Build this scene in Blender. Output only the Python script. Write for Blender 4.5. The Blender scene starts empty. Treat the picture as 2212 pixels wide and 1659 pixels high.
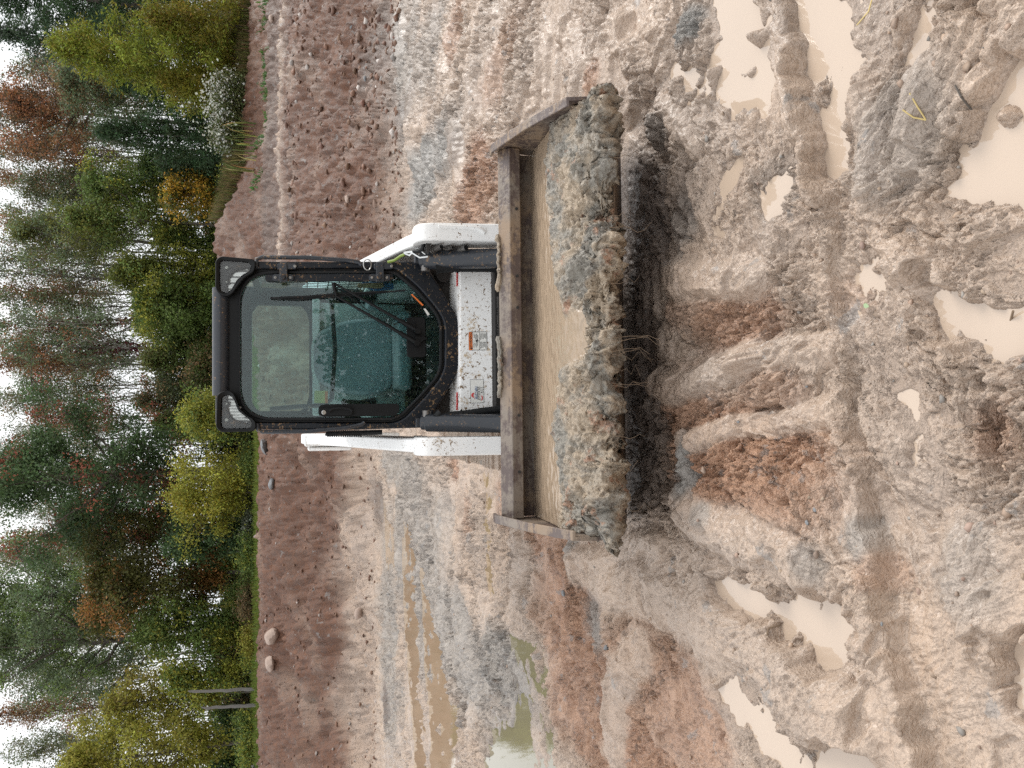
import bpy, bmesh, math, random
import numpy as np
from mathutils import Vector, Matrix, Euler
R = math.radians
random.seed(7)
rng = np.random.default_rng(7)
scene = bpy.context.scene
COL = scene.collection

# ------------------------------------------------------------------ camera model (the photo is a portrait shot lying on its side)
CAMZ, PITCH, F = 1.6, R(15.0), 1700.0          # F in px of a 2212 px wide view
CP, SP = math.cos(PITCH), math.sin(PITCH)
def ray(vx, vy):
    """direction through photo point (2212 x 1659 view)"""
    u = (829.5 - vy) / F; w = (vx - 1106.0) / F
    return np.array([u, CP - w * SP, -SP - w * CP])
def gpt(vx, vy, z=0.0):
    d = ray(vx, vy); t = (z - CAMZ) / d[2]
    return (d[0] * t, d[1] * t)
def at(vx, vy, dist):
    d = ray(vx, vy); t = dist / d[1]
    return (d[0] * t, dist, CAMZ + d[2] * t)

# ------------------------------------------------------------------ mesh helpers
def link(o, parent=None):
    COL.objects.link(o)
    if parent is not None: o.parent = parent
    return o
def tag(o, label=None, cat=None, group=None, kind=None):
    if label: o['label'] = label
    if cat: o['category'] = cat
    if group: o['group'] = group
    if kind: o['kind'] = kind
    return o
def empty(name, loc, rz=0.0):
    o = bpy.data.objects.new(name, None); o.empty_display_size = .2
    o.location = loc; o.rotation_euler = (0, 0, rz)
    return link(o)
def np_mesh(name, V, Q, mat=None, parent=None, smooth=False, attrs=None, cols=None, tri=False):
    k = 3 if tri else 4
    V = np.asarray(V, np.float32); Q = np.asarray(Q, np.int32)
    me = bpy.data.meshes.new(name)
    me.vertices.add(len(V)); me.vertices.foreach_set('co', V.ravel())
    me.loops.add(Q.size); me.loops.foreach_set('vertex_index', Q.ravel())
    me.polygons.add(len(Q))
    me.polygons.foreach_set('loop_start', np.arange(0, Q.size, k, dtype=np.int32))
    me.polygons.foreach_set('loop_total', np.full(len(Q), k, np.int32))
    me.update(calc_edges=True)
    if smooth: me.polygons.foreach_set('use_smooth', np.ones(len(Q), bool))
    for n, a in (attrs or {}).items():
        at_ = me.attributes.new(n, 'FLOAT', 'POINT'); at_.data.foreach_set('value', np.asarray(a, np.float32))
    if cols is not None:
        ca = me.color_attributes.new('tint', 'FLOAT_COLOR', 'POINT')
        c4 = np.ones((len(V), 4), np.float32); c4[:, :3] = cols
        ca.data.foreach_set('color', c4.ravel())
    o = bpy.data.objects.new(name, me)
    if mat: me.materials.append(mat)
    return link(o, parent)

class MB:
    """collects simple shapes into one mesh"""
    def __init__(s): s.v = []; s.f = []
    def add(s, vs, fs):
        n = len(s.v); s.v += [tuple(map(float, p)) for p in vs]; s.f += [tuple(i + n for i in f) for f in fs]; return s
    def box(s, c, size, rot=None):
        x, y, z = (a / 2 for a in size); M = rot or Matrix.Identity(3)
        vs = [Vector(c) + M @ Vector((sx * x, sy * y, sz * z)) for sx in (-1, 1) for sy in (-1, 1) for sz in (-1, 1)]
        return s.add(vs, [(0, 1, 3, 2), (4, 6, 7, 5), (0, 4, 5, 1), (2, 3, 7, 6), (0, 2, 6, 4), (1, 5, 7, 3)])
    def tube(s, pts, r, n=10, cap=True):
        pts = [Vector(p) for p in pts]; rs = r if isinstance(r, (list, tuple)) else [r] * len(pts)
        rings = []; prev = None
        for i, p in enumerate(pts):
            t = (pts[min(i + 1, len(pts) - 1)] - pts[max(i - 1, 0)]).normalized()
            if prev is None:
                a = Vector((0, 0, 1)) if abs(t.z) < .9 else Vector((1, 0, 0)); nx = t.cross(a).normalized()
            else: nx = (prev - t * prev.dot(t)).normalized()
            prev = nx; ny = t.cross(nx)
            rings.append([p + (nx * math.cos(k * math.tau / n) + ny * math.sin(k * math.tau / n)) * rs[i] for k in range(n)])
        vs = [q for rg in rings for q in rg]; fs = []
        for i in range(len(pts) - 1):
            for k in range(n):
                fs.append((i * n + k, i * n + (k + 1) % n, (i + 1) * n + (k + 1) % n, (i + 1) * n + k))
        if cap: fs += [tuple(range(n))[::-1], tuple((len(pts) - 1) * n + k for k in range(n))]
        return s.add(vs, fs)
    def cyl(s, a, b, r, n=20, r2=None): return s.tube([a, b], [r, r if r2 is None else r2], n)
    def prism(s, pts, off):
        pts = [Vector(p) for p in pts]; off = Vector(off); n = len(pts)
        vs = pts + [p + off for p in pts]
        return s.add(vs, [tuple(range(n)), tuple(range(2 * n - 1, n - 1, -1))] + [(i, n + i, n + (i + 1) % n, (i + 1) % n) for i in range(n)])
    def ring(s, A, B, off):
        """solid band between closed loops A (outer) and B (inner), same length, pushed along off"""
        n = len(A); off = Vector(off); A = [Vector(p) for p in A]; B = [Vector(p) for p in B]
        vs = A + B + [p + off for p in A] + [p + off for p in B]; fs = []
        for i in range(n):
            j = (i + 1) % n
            fs += [(i, j, n + j, n + i), (2 * n + i, 3 * n + i, 3 * n + j, 2 * n + j), (i, 2 * n + i, 2 * n + j, j), (n + i, n + j, 3 * n + j, 3 * n + i)]
        return s.add(vs, fs)
    def build(s, name, mat, parent=None, bevel=0, smooth=40, seg=2):
        me = bpy.data.meshes.new(name); me.from_pydata(s.v, [], s.f)
        bm = bmesh.new(); bm.from_mesh(me); bmesh.ops.recalc_face_normals(bm, faces=bm.faces); bm.to_mesh(me); bm.free()
        me.update()
        if mat: me.materials.append(mat)
        o = bpy.data.objects.new(name, me)
        if smooth:
            me.polygons.foreach_set('use_smooth', [True] * len(me.polygons)); me.set_sharp_from_angle(angle=R(smooth))
        if bevel:
            b = o.modifiers.new('bevel', 'BEVEL'); b.width = bevel; b.segments = seg; b.limit_method = 'ANGLE'; b.angle_limit = R(35); b.harden_normals = True
        return link(o, parent)

# ------------------------------------------------------------------ noise (numpy gradient noise)
def pn(x, y, seed=0):
    ix = np.floor(x).astype(np.int64); iy = np.floor(y).astype(np.int64); fx = x - ix; fy = y - iy
    def g(i, j):
        h = (i * 374761393 + j * 668265263 + seed * 974634731) & 0xffffffff
        h = ((h ^ (h >> 13)) * 1274126177) & 0xffffffff; h = h ^ (h >> 16)
        a = h.astype(np.float64) * (2 * math.pi / 4294967296.0)
        return np.cos(a) * (x - i) + np.sin(a) * (y - j)
    u = fx * fx * fx * (fx * (fx * 6 - 15) + 10); v = fy * fy * fy * (fy * (fy * 6 - 15) + 10)
    a = g(ix, iy); b = g(ix + 1, iy); c = g(ix, iy + 1); d = g(ix + 1, iy + 1)
    return 1.5 * ((a * (1 - u) + b * u) * (1 - v) + (c * (1 - u) + d * u) * v)
def fbm(x, y, seed=0, oct=4, lac=2.1, gain=.5):
    s = np.zeros_like(x); a = 1.0; f = 1.0
    for o in range(oct):
        s += a * pn(x * f + o * 7.3, y * f - o * 3.1, seed + o); a *= gain; f *= lac
    return s
def crumb(x, y, seed=0, crack=.55):
    """broken-soil height: tilted cells with cracks between them, about -0.6 .. 0.6"""
    ix = np.floor(x).astype(np.int64); iy = np.floor(y).astype(np.int64)
    f1 = np.full(x.shape, 9.0); f2 = np.full(x.shape, 9.0); hv = np.zeros(x.shape)
    for a in (-1, 0, 1):
        for b in (-1, 0, 1):
            i = ix + a; j = iy + b
            h = (i * 374761393 + j * 668265263 + seed * 974634731) & 0xffffffff
            h = ((h ^ (h >> 13)) * 1274126177) & 0xffffffff; h = h ^ (h >> 16)
            r1 = (h & 1023) / 1023.0; r2 = ((h >> 10) & 1023) / 1023.0; r3 = ((h >> 20) & 1023) / 1023.0
            dx = x - i - r1; dy = y - j - r2; d = dx * dx + dy * dy
            hh = (r3 - .5) * .9 + (r1 - .5) * 1.1 * dx + (r2 - .5) * 1.1 * dy
            k = d < f1; f2 = np.where(k, f1, np.minimum(f2, d)); hv = np.where(k, hh, hv); f1 = np.where(k, d, f1)
    e = np.sqrt(f2) - np.sqrt(f1)
    return hv - crack * np.exp(-e / .07)
def ss(a, b, x):
    t = np.clip((x - a) / (b - a), 0, 1); return t * t * (3 - 2 * t)
def seg_dist(px, py, a, b):
    ax, ay = a; bx, by = b; dx, dy = bx - ax, by - ay
    t = np.clip(((px - ax) * dx + (py - ay) * dy) / (dx * dx + dy * dy + 1e-12), 0, 1)
    return np.hypot(px - ax - t * dx, py - ay - t * dy)
def poly_sd(px, py, P):
    """signed distance, positive inside"""
    d = np.full(px.shape, 1e9); ins = np.zeros(px.shape, bool); n = len(P)
    for i in range(n):
        a, b = P[i], P[(i + 1) % n]
        d = np.minimum(d, seg_dist(px, py, a, b))
        if abs(a[1] - b[1]) > 1e-9:
            c = ((a[1] > py) != (b[1] > py)) & (px < (b[0] - a[0]) * (py - a[1]) / (b[1] - a[1]) + a[0]); ins ^= c
    return np.where(ins, d, -d)
def line_d(px, py, L):
    d = np.full(px.shape, 1e9)
    for a, b in zip(L[:-1], L[1:]): d = np.minimum(d, seg_dist(px, py, a, b))
    return d

# ------------------------------------------------------------------ node material helpers
class NT:
    def __init__(s, name):
        s.m = bpy.data.materials.new(name); s.m.use_nodes = True; s.t = s.m.node_tree; s.n = s.t.nodes
        s.b = s.n['Principled BSDF']; s.out = s.n['Material Output']
    def new(s, t, **kw):
        nd = s.n.new(t)
        for k, v in kw.items(): setattr(nd, k, v)
        return nd
    def l(s, a, b): s.t.links.new(a, b)
    def noise(s, scale, detail=4, rough=.55, coord=None, dist=0.0, vec=None):
        nd = s.new('ShaderNodeTexNoise'); nd.inputs['Scale'].default_value = scale; nd.inputs['Detail'].default_value = detail
        nd.inputs['Roughness'].default_value = rough; nd.inputs['Distortion'].default_value = dist
        s.l(vec if vec is not None else s.coord(coord), nd.inputs['Vector']); return nd.outputs['Fac']
    def coord(s, c='Object'):
        if not hasattr(s, 'tc'): s.tc = s.new('ShaderNodeTexCoord')
        return s.tc.outputs[c or 'Object']
    def ramp(s, fac, stops):
        r = s.new('ShaderNodeValToRGB'); e = r.color_ramp.elements
        while len(e) > 1: e.remove(e[0])
        e[0].position = stops[0][0]; e[0].color = tuple(stops[0][1]) + (1,) if not isinstance(stops[0][1], (int, float)) else (stops[0][1],) * 3 + (1,)
        for p, c in stops[1:]:
            q = e.new(p); q.color = (c,) * 3 + (1,) if isinstance(c, (int, float)) else tuple(c) + (1,)
        s.l(fac, r.inputs['Fac']); return r.outputs['Color']
    def mix(s, fac, a, b, mode='MIX'):
        m = s.new('ShaderNodeMix', data_type='RGBA', blend_type=mode)
        for sock, val in ((m.inputs[0], fac), (m.inputs[6], a), (m.inputs[7], b)):
            if isinstance(val, (int, float)): sock.default_value = val
            elif isinstance(val, tuple): sock.default_value = val + (1,) if len(val) == 3 else val
            else: s.l(val, sock)
        return m.outputs[2]
    def math(s, op, a, b=0.0, clamp=False):
        m = s.new('ShaderNodeMath', operation=op, use_clamp=clamp)
        for sock, val in ((m.inputs[0], a), (m.inputs[1], b)):
            if isinstance(val, (int, float)): sock.default_value = val
            else: s.l(val, sock)
        return m.outputs[0]
    def attr(s, name): return s.new('ShaderNodeAttribute', attribute_name=name).outputs['Fac']
    def bump(s, h, strength=.5, dist=.01, normal=None):
        b = s.new('ShaderNodeBump'); b.inputs['Strength'].default_value = strength; b.inputs['Distance'].default_value = dist
        s.l(h, b.inputs['Height'])
        if normal is not None: s.l(normal, b.inputs['Normal'])
        return b.outputs['Normal']
    def set(s, **kw):
        for k, v in kw.items():
            sock = s.b.inputs[k.replace('_', ' ')]
            if isinstance(v, (int, float)): sock.default_value = v
            elif isinstance(v, tuple): sock.default_value = v + (1,) if len(v) == 3 else v
            else: s.l(v, sock)
        return s

def paint(name, col, rough=.4, dirt=.25, dirtcol=(.26, .175, .11), scale=9.0, spots=.0, metal=0.0, spec=.5):
    """painted or bare metal with dried mud splashes"""
    t = NT(name)
    n1 = t.noise(scale, 6, .65); n2 = t.noise(scale * 7, 3, .6)
    f = t.ramp(t.math('ADD', t.math('MULTIPLY', n1, .6), t.math('MULTIPLY', n2, .4)), [(.66 - dirt * .45, 0.0), (.74 - dirt * .45, 1.0)])
    n3 = t.noise(3.0, 3, .5)
    base = t.mix(t.math('MULTIPLY', n3, .5), col, tuple(min(1, c * 1.25 + .003) for c in col))
    c = t.mix(f, base, dirtcol)
    if spots:
        n4 = t.noise(48, 2, .5); n5 = t.noise(120, 2, .5); n6 = t.noise(5, 3, .6)
        f2 = t.ramp(t.math('ADD', t.math('MULTIPLY', n4, .42), t.math('ADD', t.math('MULTIPLY', n5, .36), t.math('MULTIPLY', n6, .22))), [(.60 - spots * .1, 0.0), (.635 - spots * .1, 1.0)])
        c = t.mix(f2, c, (.20, .125, .065))
    t.set(Base_Color=c, Roughness=t.math('ADD', t.math('MULTIPLY', f, .45), rough, True), Metallic=metal)
    t.b.inputs['Specular IOR Level'].default_value = spec
    t.set(Normal=t.bump(t.noise(60, 4, .6), .12, .004, t.bump(f, .25, .003)))
    return t.m
def flat(name, col, rough=.5, metal=0.0, bump=0, spec=.5):
    t = NT(name); n = t.noise(14, 4, .6)
    t.set(Base_Color=t.mix(n, tuple(c * .8 for c in col), tuple(min(1, c * 1.2) for c in col)), Roughness=rough, Metallic=metal)
    t.b.inputs['Specular IOR Level'].default_value = spec
    if bump: t.set(Normal=t.bump(t.noise(80, 4, .6), bump, .004))
    return t.m

M = {}
M['black'] = paint('black_paint', (.007, .009, .013), .30, .16, scale=14, spots=.35, dirtcol=(.20, .14, .09), spec=.32)
M['black_bar'] = paint('black_steel', (.022, .026, .033), .33, .12, scale=12, spots=.2)
M['rubber'] = paint('black_rubber', (.009, .010, .011), .5, .14, scale=16, spec=.25)
M['plastic'] = flat('black_plastic', (.006, .0065, .007), .42, bump=.1, spec=.22)
M['white'] = paint('white_paint', (.82, .82, .80), .35, .115, scale=5, spots=.12, dirtcol=(.45, .36, .26))
M['white_dirty'] = paint('white_paint_splashed', (.84, .83, .80), .42, .235, (.56, .44, .30), 9, .36)
M['steel'] = flat('bare_steel', (.38, .38, .37), .35, 1.0)
M['worn_steel'] = flat('worn_steel', (.20, .19, .18), .4, .8, .15)
M['dark_steel'] = flat('dark_steel', (.035, .032, .03), .5, .3, .2)
M['chrome'] = flat('zinc_steel', (.62, .63, .62), .25, 1.0)
M['orange'] = flat('orange_label', (.85, .20, .03), .5)
M['labelwhite'] = flat('label_white', (.80, .79, .74), .5)
M['ink'] = flat('black_ink', (.02, .02, .02), .5)
M['blue_ink'] = flat('blue_ink', (.03, .10, .25), .5)
M['red_ink'] = flat('red_ink', (.62, .05, .05), .5)
M['tan'] = flat('tan_plastic', (.42, .20, .10), .5)
M['seat'] = flat('seat_vinyl', (.22, .26, .27), .5, bump=.2)
M['interior'] = flat('interior_grey', (.60, .63, .60), .6, bump=.1)
M['paper'] = flat('yellow_paper', (.62, .56, .18), .6)
M['bluebag'] = flat('blue_plastic', (.03, .13, .32), .4)
M['greenhose'] = flat('green_hose', (.20, .28, .04), .5)
def bucket_mat():
    t = NT('bucket_steel'); n = t.noise(5, 6, .65); n2 = t.noise(40, 3, .6); mp = t.new('ShaderNodeMapping'); mp.inputs['Scale'].default_value = (2.2, 30, 30)
    t.l(t.coord(), mp.inputs['Vector']); n3 = t.noise(1.6, 4, .6, vec=mp.outputs['Vector'])
    f = t.ramp(t.math('ADD', t.math('MULTIPLY', n, .62), t.math('ADD', t.math('MULTIPLY', n2, .16), t.math('MULTIPLY', n3, .22))), [(.45, 0.0), (.54, 1.0)])
    n4 = t.noise(2.3, 3, .6)
    mud = t.mix(t.ramp(n4, [(.45, 0.0), (.6, 1.0)]), (.25, .175, .115), (.20, .165, .135))
    t.set(Base_Color=t.mix(f, (.095, .068, .060), mud), Roughness=t.ramp(f, [(0, .38), (1, .55)]))
    t.set(Normal=t.bump(n2, .4, .004, t.bump(f, .5, .003))); return t.m
M['bucket'] = bucket_mat()
def glass_mat(name, tint, rough=0.0, dirt=.12, ior=1.5):
    t = NT(name); tr = t.new('ShaderNodeBsdfTransparent'); gl = t.new('ShaderNodeBsdfGlossy'); fr = t.new('ShaderNodeFresnel'); mx = t.new('ShaderNodeMixShader')
    tr.inputs['Color'].default_value = tint + (1,); gl.inputs['Roughness'].default_value = rough; fr.inputs['IOR'].default_value = ior
    di = t.new('ShaderNodeBsdfDiffuse'); di.inputs['Color'].default_value = (.45, .46, .44, 1); m2 = t.new('ShaderNodeMixShader')
    mp = t.new('ShaderNodeMapping'); mp.inputs['Scale'].default_value = (22, 1, 1.2); t.l(t.coord(), mp.inputs['Vector'])
    s1 = t.noise(2.0, 5, .65, vec=mp.outputs['Vector']); s2 = t.noise(3.0, 4, .6)
    f = t.math('MULTIPLY', t.ramp(t.math('ADD', t.math('MULTIPLY', s1, .6), t.math('MULTIPLY', s2, .4)), [(.42, 0.0), (.68, 1.0)]), dirt)
    t.l(fr.outputs[0], mx.inputs[0]); t.l(tr.outputs[0], mx.inputs[1]); t.l(gl.outputs[0], mx.inputs[2])
    t.l(f, m2.inputs[0]); t.l(mx.outputs[0], m2.inputs[1]); t.l(di.outputs[0], m2.inputs[2]); t.l(m2.outputs[0], t.out.inputs['Surface'])
    return t.m
M['glass'] = glass_mat('tinted_glass', (.72, .90, .90), .0, .03, 1.6)
M['rearglass'] = glass_mat('rear_glass', (.86, .92, .86), .0, .05, 1.45)
def lens_mat():
    t = NT('lamp_lens'); mp = t.new('ShaderNodeMapping'); mp.inputs['Scale'].default_value = (60, 1, 30); t.l(t.coord(), mp.inputs['Vector'])
    w = t.new('ShaderNodeTexWave'); w.inputs['Scale'].default_value = 9; w.inputs['Distortion'].default_value = .3; t.l(t.coord(), w.inputs['Vector'])
    n = t.noise(25, 2, .5)
    t.set(Base_Color=t.mix(n, (.35, .35, .35), (.80, .80, .79)), Roughness=.22, Metallic=.85, Coat_Weight=.8, Coat_Roughness=.05, Normal=t.bump(w.outputs['Fac'], .5, .01)); return t.m
M['lens'] = lens_mat(); M['clear'] = glass_mat('clear_lens', (.94, .95, .94), .02, .02, 1.5)
def attr_leaf():
    t = NT('leaf'); a = t.new('ShaderNodeAttribute', attribute_name='tint'); t.set(Base_Color=a.outputs['Color'], Roughness=.55)
    t.b.inputs['Specular IOR Level'].default_value = .25
    tl = t.new('ShaderNodeBsdfTranslucent'); t.l(a.outputs['Color'], tl.inputs['Color']); mx = t.new('ShaderNodeMixShader'); mx.inputs[0].default_value = .38
    t.l(t.b.outputs[0], mx.inputs[1]); t.l(tl.outputs[0], mx.inputs[2]); t.l(mx.outputs[0], t.out.inputs['Surface']); return t.m
M['leaf'] = attr_leaf()
M['bark'] = flat('bark', (.10, .085, .072), .85, bump=.6)
M['bark_grey'] = flat('grey_bark', (.24, .225, .20), .85, bump=.6)
M['bark_pale'] = flat('weathered_wood', (.17, .16, .15), .85, bump=.8)
M['vine'] = flat('red_vine', (.16, .04, .045), .7)
M['straw'] = flat('straw', (.62, .48, .20), .7)
M['root'] = flat('root', (.19, .135, .09), .8, bump=.3)
def pebble_mat():
    t = NT('pebbles'); a = t.new('ShaderNodeAttribute', attribute_name='tint'); t.set(Base_Color=a.outputs['Color'], Roughness=.7); return t.m
M['pebble'] = pebble_mat()
def stone_mat(name, c):
    t = NT(name); n = t.noise(6, 6, .65)
    t.set(Base_Color=t.mix(n, tuple(x * .7 for x in c), tuple(x * 1.25 for x in c)), Roughness=.75, Normal=t.bump(t.noise(22, 5, .65), .5, .02)); return t.m
M['stone'] = stone_mat('tan_stone', (.36, .27, .22)); M['stone_blue'] = stone_mat('blue_grey_stone', (.21, .215, .22))
M['stone_brown'] = stone_mat('brown_stone', (.25, .165, .125))

def mud_mat():
    t = NT('mud'); co = t.new('ShaderNodeNewGeometry').outputs['Position']
    clay, grey, brown, grass, dark, rough = (t.attr(k) for k in ('clay', 'grey', 'brown', 'grass', 'dark', 'rough'))
    a = t.noise(1.1, 6, .62, vec=co, dist=.6); b = t.noise(7, 7, .66, vec=co, dist=.8); c = t.noise(36, 5, .62, vec=co, dist=.4); d = t.noise(140, 3, .6, vec=co)
    base = t.mix(t.ramp(a, [(.36, 0.0), (.66, 1.0)]), (.47, .352, .264), (.425, .335, .268))
    base = t.mix(clay, base, t.mix(t.ramp(b, [(.35, 0.0), (.6, 1.0)]), (.28, .142, .082), (.45, .262, .165)))
    base = t.mix(grey, base, t.mix(t.ramp(b, [(.35, 0.0), (.65, 1.0)]), (.19, .183, .17), (.33, .305, .275)))
    base = t.mix(brown, base, t.mix(t.ramp(b, [(.3, 0.0), (.7, 1.0)]), (.088, .035, .018), (.168, .076, .041)))
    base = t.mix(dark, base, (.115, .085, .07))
    base = t.mix(grass, base, t.mix(b, (.09, .13, .022), (.20, .22, .06)))
    # grey and blue lumps of subsoil, brown wet pits with shade painted in, thin drag creases
    e = t.noise(5.5, 5, .6, vec=co, dist=.3)
    lump = t.math('MULTIPLY', t.ramp(e, [(.635, 0.0), (.665, 1.0)]), .55); base = t.mix(lump, base, (.26, .25, .24))
    rf = t.math('MULTIPLY', rough, .9, True)
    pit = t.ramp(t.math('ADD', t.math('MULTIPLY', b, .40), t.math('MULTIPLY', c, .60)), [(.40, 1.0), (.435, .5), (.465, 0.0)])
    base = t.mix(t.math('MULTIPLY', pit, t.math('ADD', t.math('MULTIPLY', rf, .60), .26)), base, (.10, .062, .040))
    g = t.noise(4.5, 4, .6, vec=co, dist=1.6); ln = t.ramp(t.math('ABSOLUTE', t.math('SUBTRACT', g, .5)), [(.0, 1.0), (.02, .5), (.05, 0.0)])
    base = t.mix(1.0, base, t.ramp(d, [(.30, .80), (.5, 1.0), (.7, 1.08)]), 'MULTIPLY')
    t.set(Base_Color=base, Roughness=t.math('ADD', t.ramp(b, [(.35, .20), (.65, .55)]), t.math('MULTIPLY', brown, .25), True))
    t.b.inputs['Specular IOR Level'].default_value = .5
    t.set(Coat_Weight=t.math('MULTIPLY', t.math('SUBTRACT', 1.0, t.math('ADD', rf, brown, True)), .28), Coat_Roughness=.18)
    rg = t.new('ShaderNodeTexNoise', noise_type='RIDGED_MULTIFRACTAL'); rg.inputs['Scale'].default_value = 9; rg.inputs['Detail'].default_value = 5; rg.inputs['Distortion'].default_value = .5; t.l(co, rg.inputs['Vector'])
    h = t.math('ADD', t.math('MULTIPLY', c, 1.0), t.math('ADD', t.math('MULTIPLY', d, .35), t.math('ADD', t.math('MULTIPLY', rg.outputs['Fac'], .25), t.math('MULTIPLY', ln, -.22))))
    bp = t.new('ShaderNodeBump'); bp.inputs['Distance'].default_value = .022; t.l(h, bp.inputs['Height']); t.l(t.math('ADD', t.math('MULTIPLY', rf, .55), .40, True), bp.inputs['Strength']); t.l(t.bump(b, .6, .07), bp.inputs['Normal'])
    t.set(Normal=bp.outputs[0]); return t.m
M['mud'] = mud_mat()
def load_mat():
    t = NT('wet_mud'); co = t.coord('Object'); sl = t.attr('slurry')
    a = t.noise(3.2, 6, .65, vec=co, dist=.8); b = t.noise(16, 6, .66, vec=co, dist=.6); c = t.noise(58, 4, .62, vec=co)
    base = t.mix(t.ramp(a, [(.42, 0.0), (.56, 1.0)]), t.mix(b, (.185, .172, .148), (.30, .272, .228)), (.38, .30, .215))
    base = t.mix(t.ramp(t.noise(9, 5, .6, vec=co), [(.60, 0.0), (.66, 1.0)]), base, (.34, .20, .13))
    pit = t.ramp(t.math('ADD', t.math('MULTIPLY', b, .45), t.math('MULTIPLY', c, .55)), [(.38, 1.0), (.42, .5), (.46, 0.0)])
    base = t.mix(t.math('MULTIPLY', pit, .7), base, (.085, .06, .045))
    base = t.mix(sl, base, t.mix(b, (.30, .225, .155), (.345, .262, .188)))
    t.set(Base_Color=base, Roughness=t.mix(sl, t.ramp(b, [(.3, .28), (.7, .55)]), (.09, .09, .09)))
    st = t.math('SUBTRACT', 1.0, t.math('MULTIPLY', sl, .93))
    bp = t.new('ShaderNodeBump'); bp.inputs['Distance'].default_value = .014; t.l(st, bp.inputs['Strength']); t.l(t.math('ADD', c, b), bp.inputs['Height'])
    t.set(Normal=bp.outputs[0]); return t.m
M['load'] = load_mat()
def water_mat(name, c):
    t = NT(name); n = t.noise(2.2, 3, .5); t.set(Base_Color=t.mix(n, c, tuple(x * 1.1 for x in c)), Roughness=.03, IOR=1.6)
    t.b.inputs['Specular IOR Level'].default_value = .8
    t.set(Normal=t.bump(t.noise(14, 3, .5), .02, .01)); return t.m
M['water'] = water_mat('muddy_water', (.43, .335, .255)); M['water_brown'] = water_mat('brown_water', (.30, .22, .14)); M['water_green'] = water_mat('green_grey_water', (.19, .17, .11))


# ================================================================== GROUND
MX, MY, YAW = 0.24, 4.60, R(2.5)               # the loader: foot of its door, heading
def to_local(x, y):
    dx, dy = x - MX, y - MY; c, s = math.cos(YAW), math.sin(YAW)
    return dx * c + dy * s, -dx * s + dy * c
def far_profile(x, y):
    n = fbm(x * .35, y * .35, 91, 4) * .5 + fbm(x * 1.3, y * 1.3, 92, 3) * .16
    L = 2.72 * ss(17.0, 24.2, y + n * 1.5) + .5 * ss(24.5, 31, y) + .02 * np.maximum(y - 31, 0)
    L = L + .10 * n * ss(16.5, 18.5, y) * (1 - ss(24, 26, y))
    s = y - .22 * (x - 5)
    Rr = 1.95 * (1 - (1 - ss(12.4, 19.6, s + n * .7)) ** 1.15) + .12 * ss(19.2, 19.5, s) + .38 * ss(20.0, 21.6, s) + 1.15 * ss(21.6, 26.2, s + n) + .045 * np.maximum(s - 26, 0)
    Rr = Rr + .11 * n * ss(13, 15, s) * (1 - ss(26, 28, s))
    mound = .62 * np.exp(-((x - 4.6) / 2.0) ** 2 - ((y - 24.3) / 2.3) ** 2)
    t = ss(.03, .15, x / np.maximum(y, .1))
    return (L * (1 - t) + (Rr + mound) * t) * ss(8, 12, y), t, s

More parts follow.
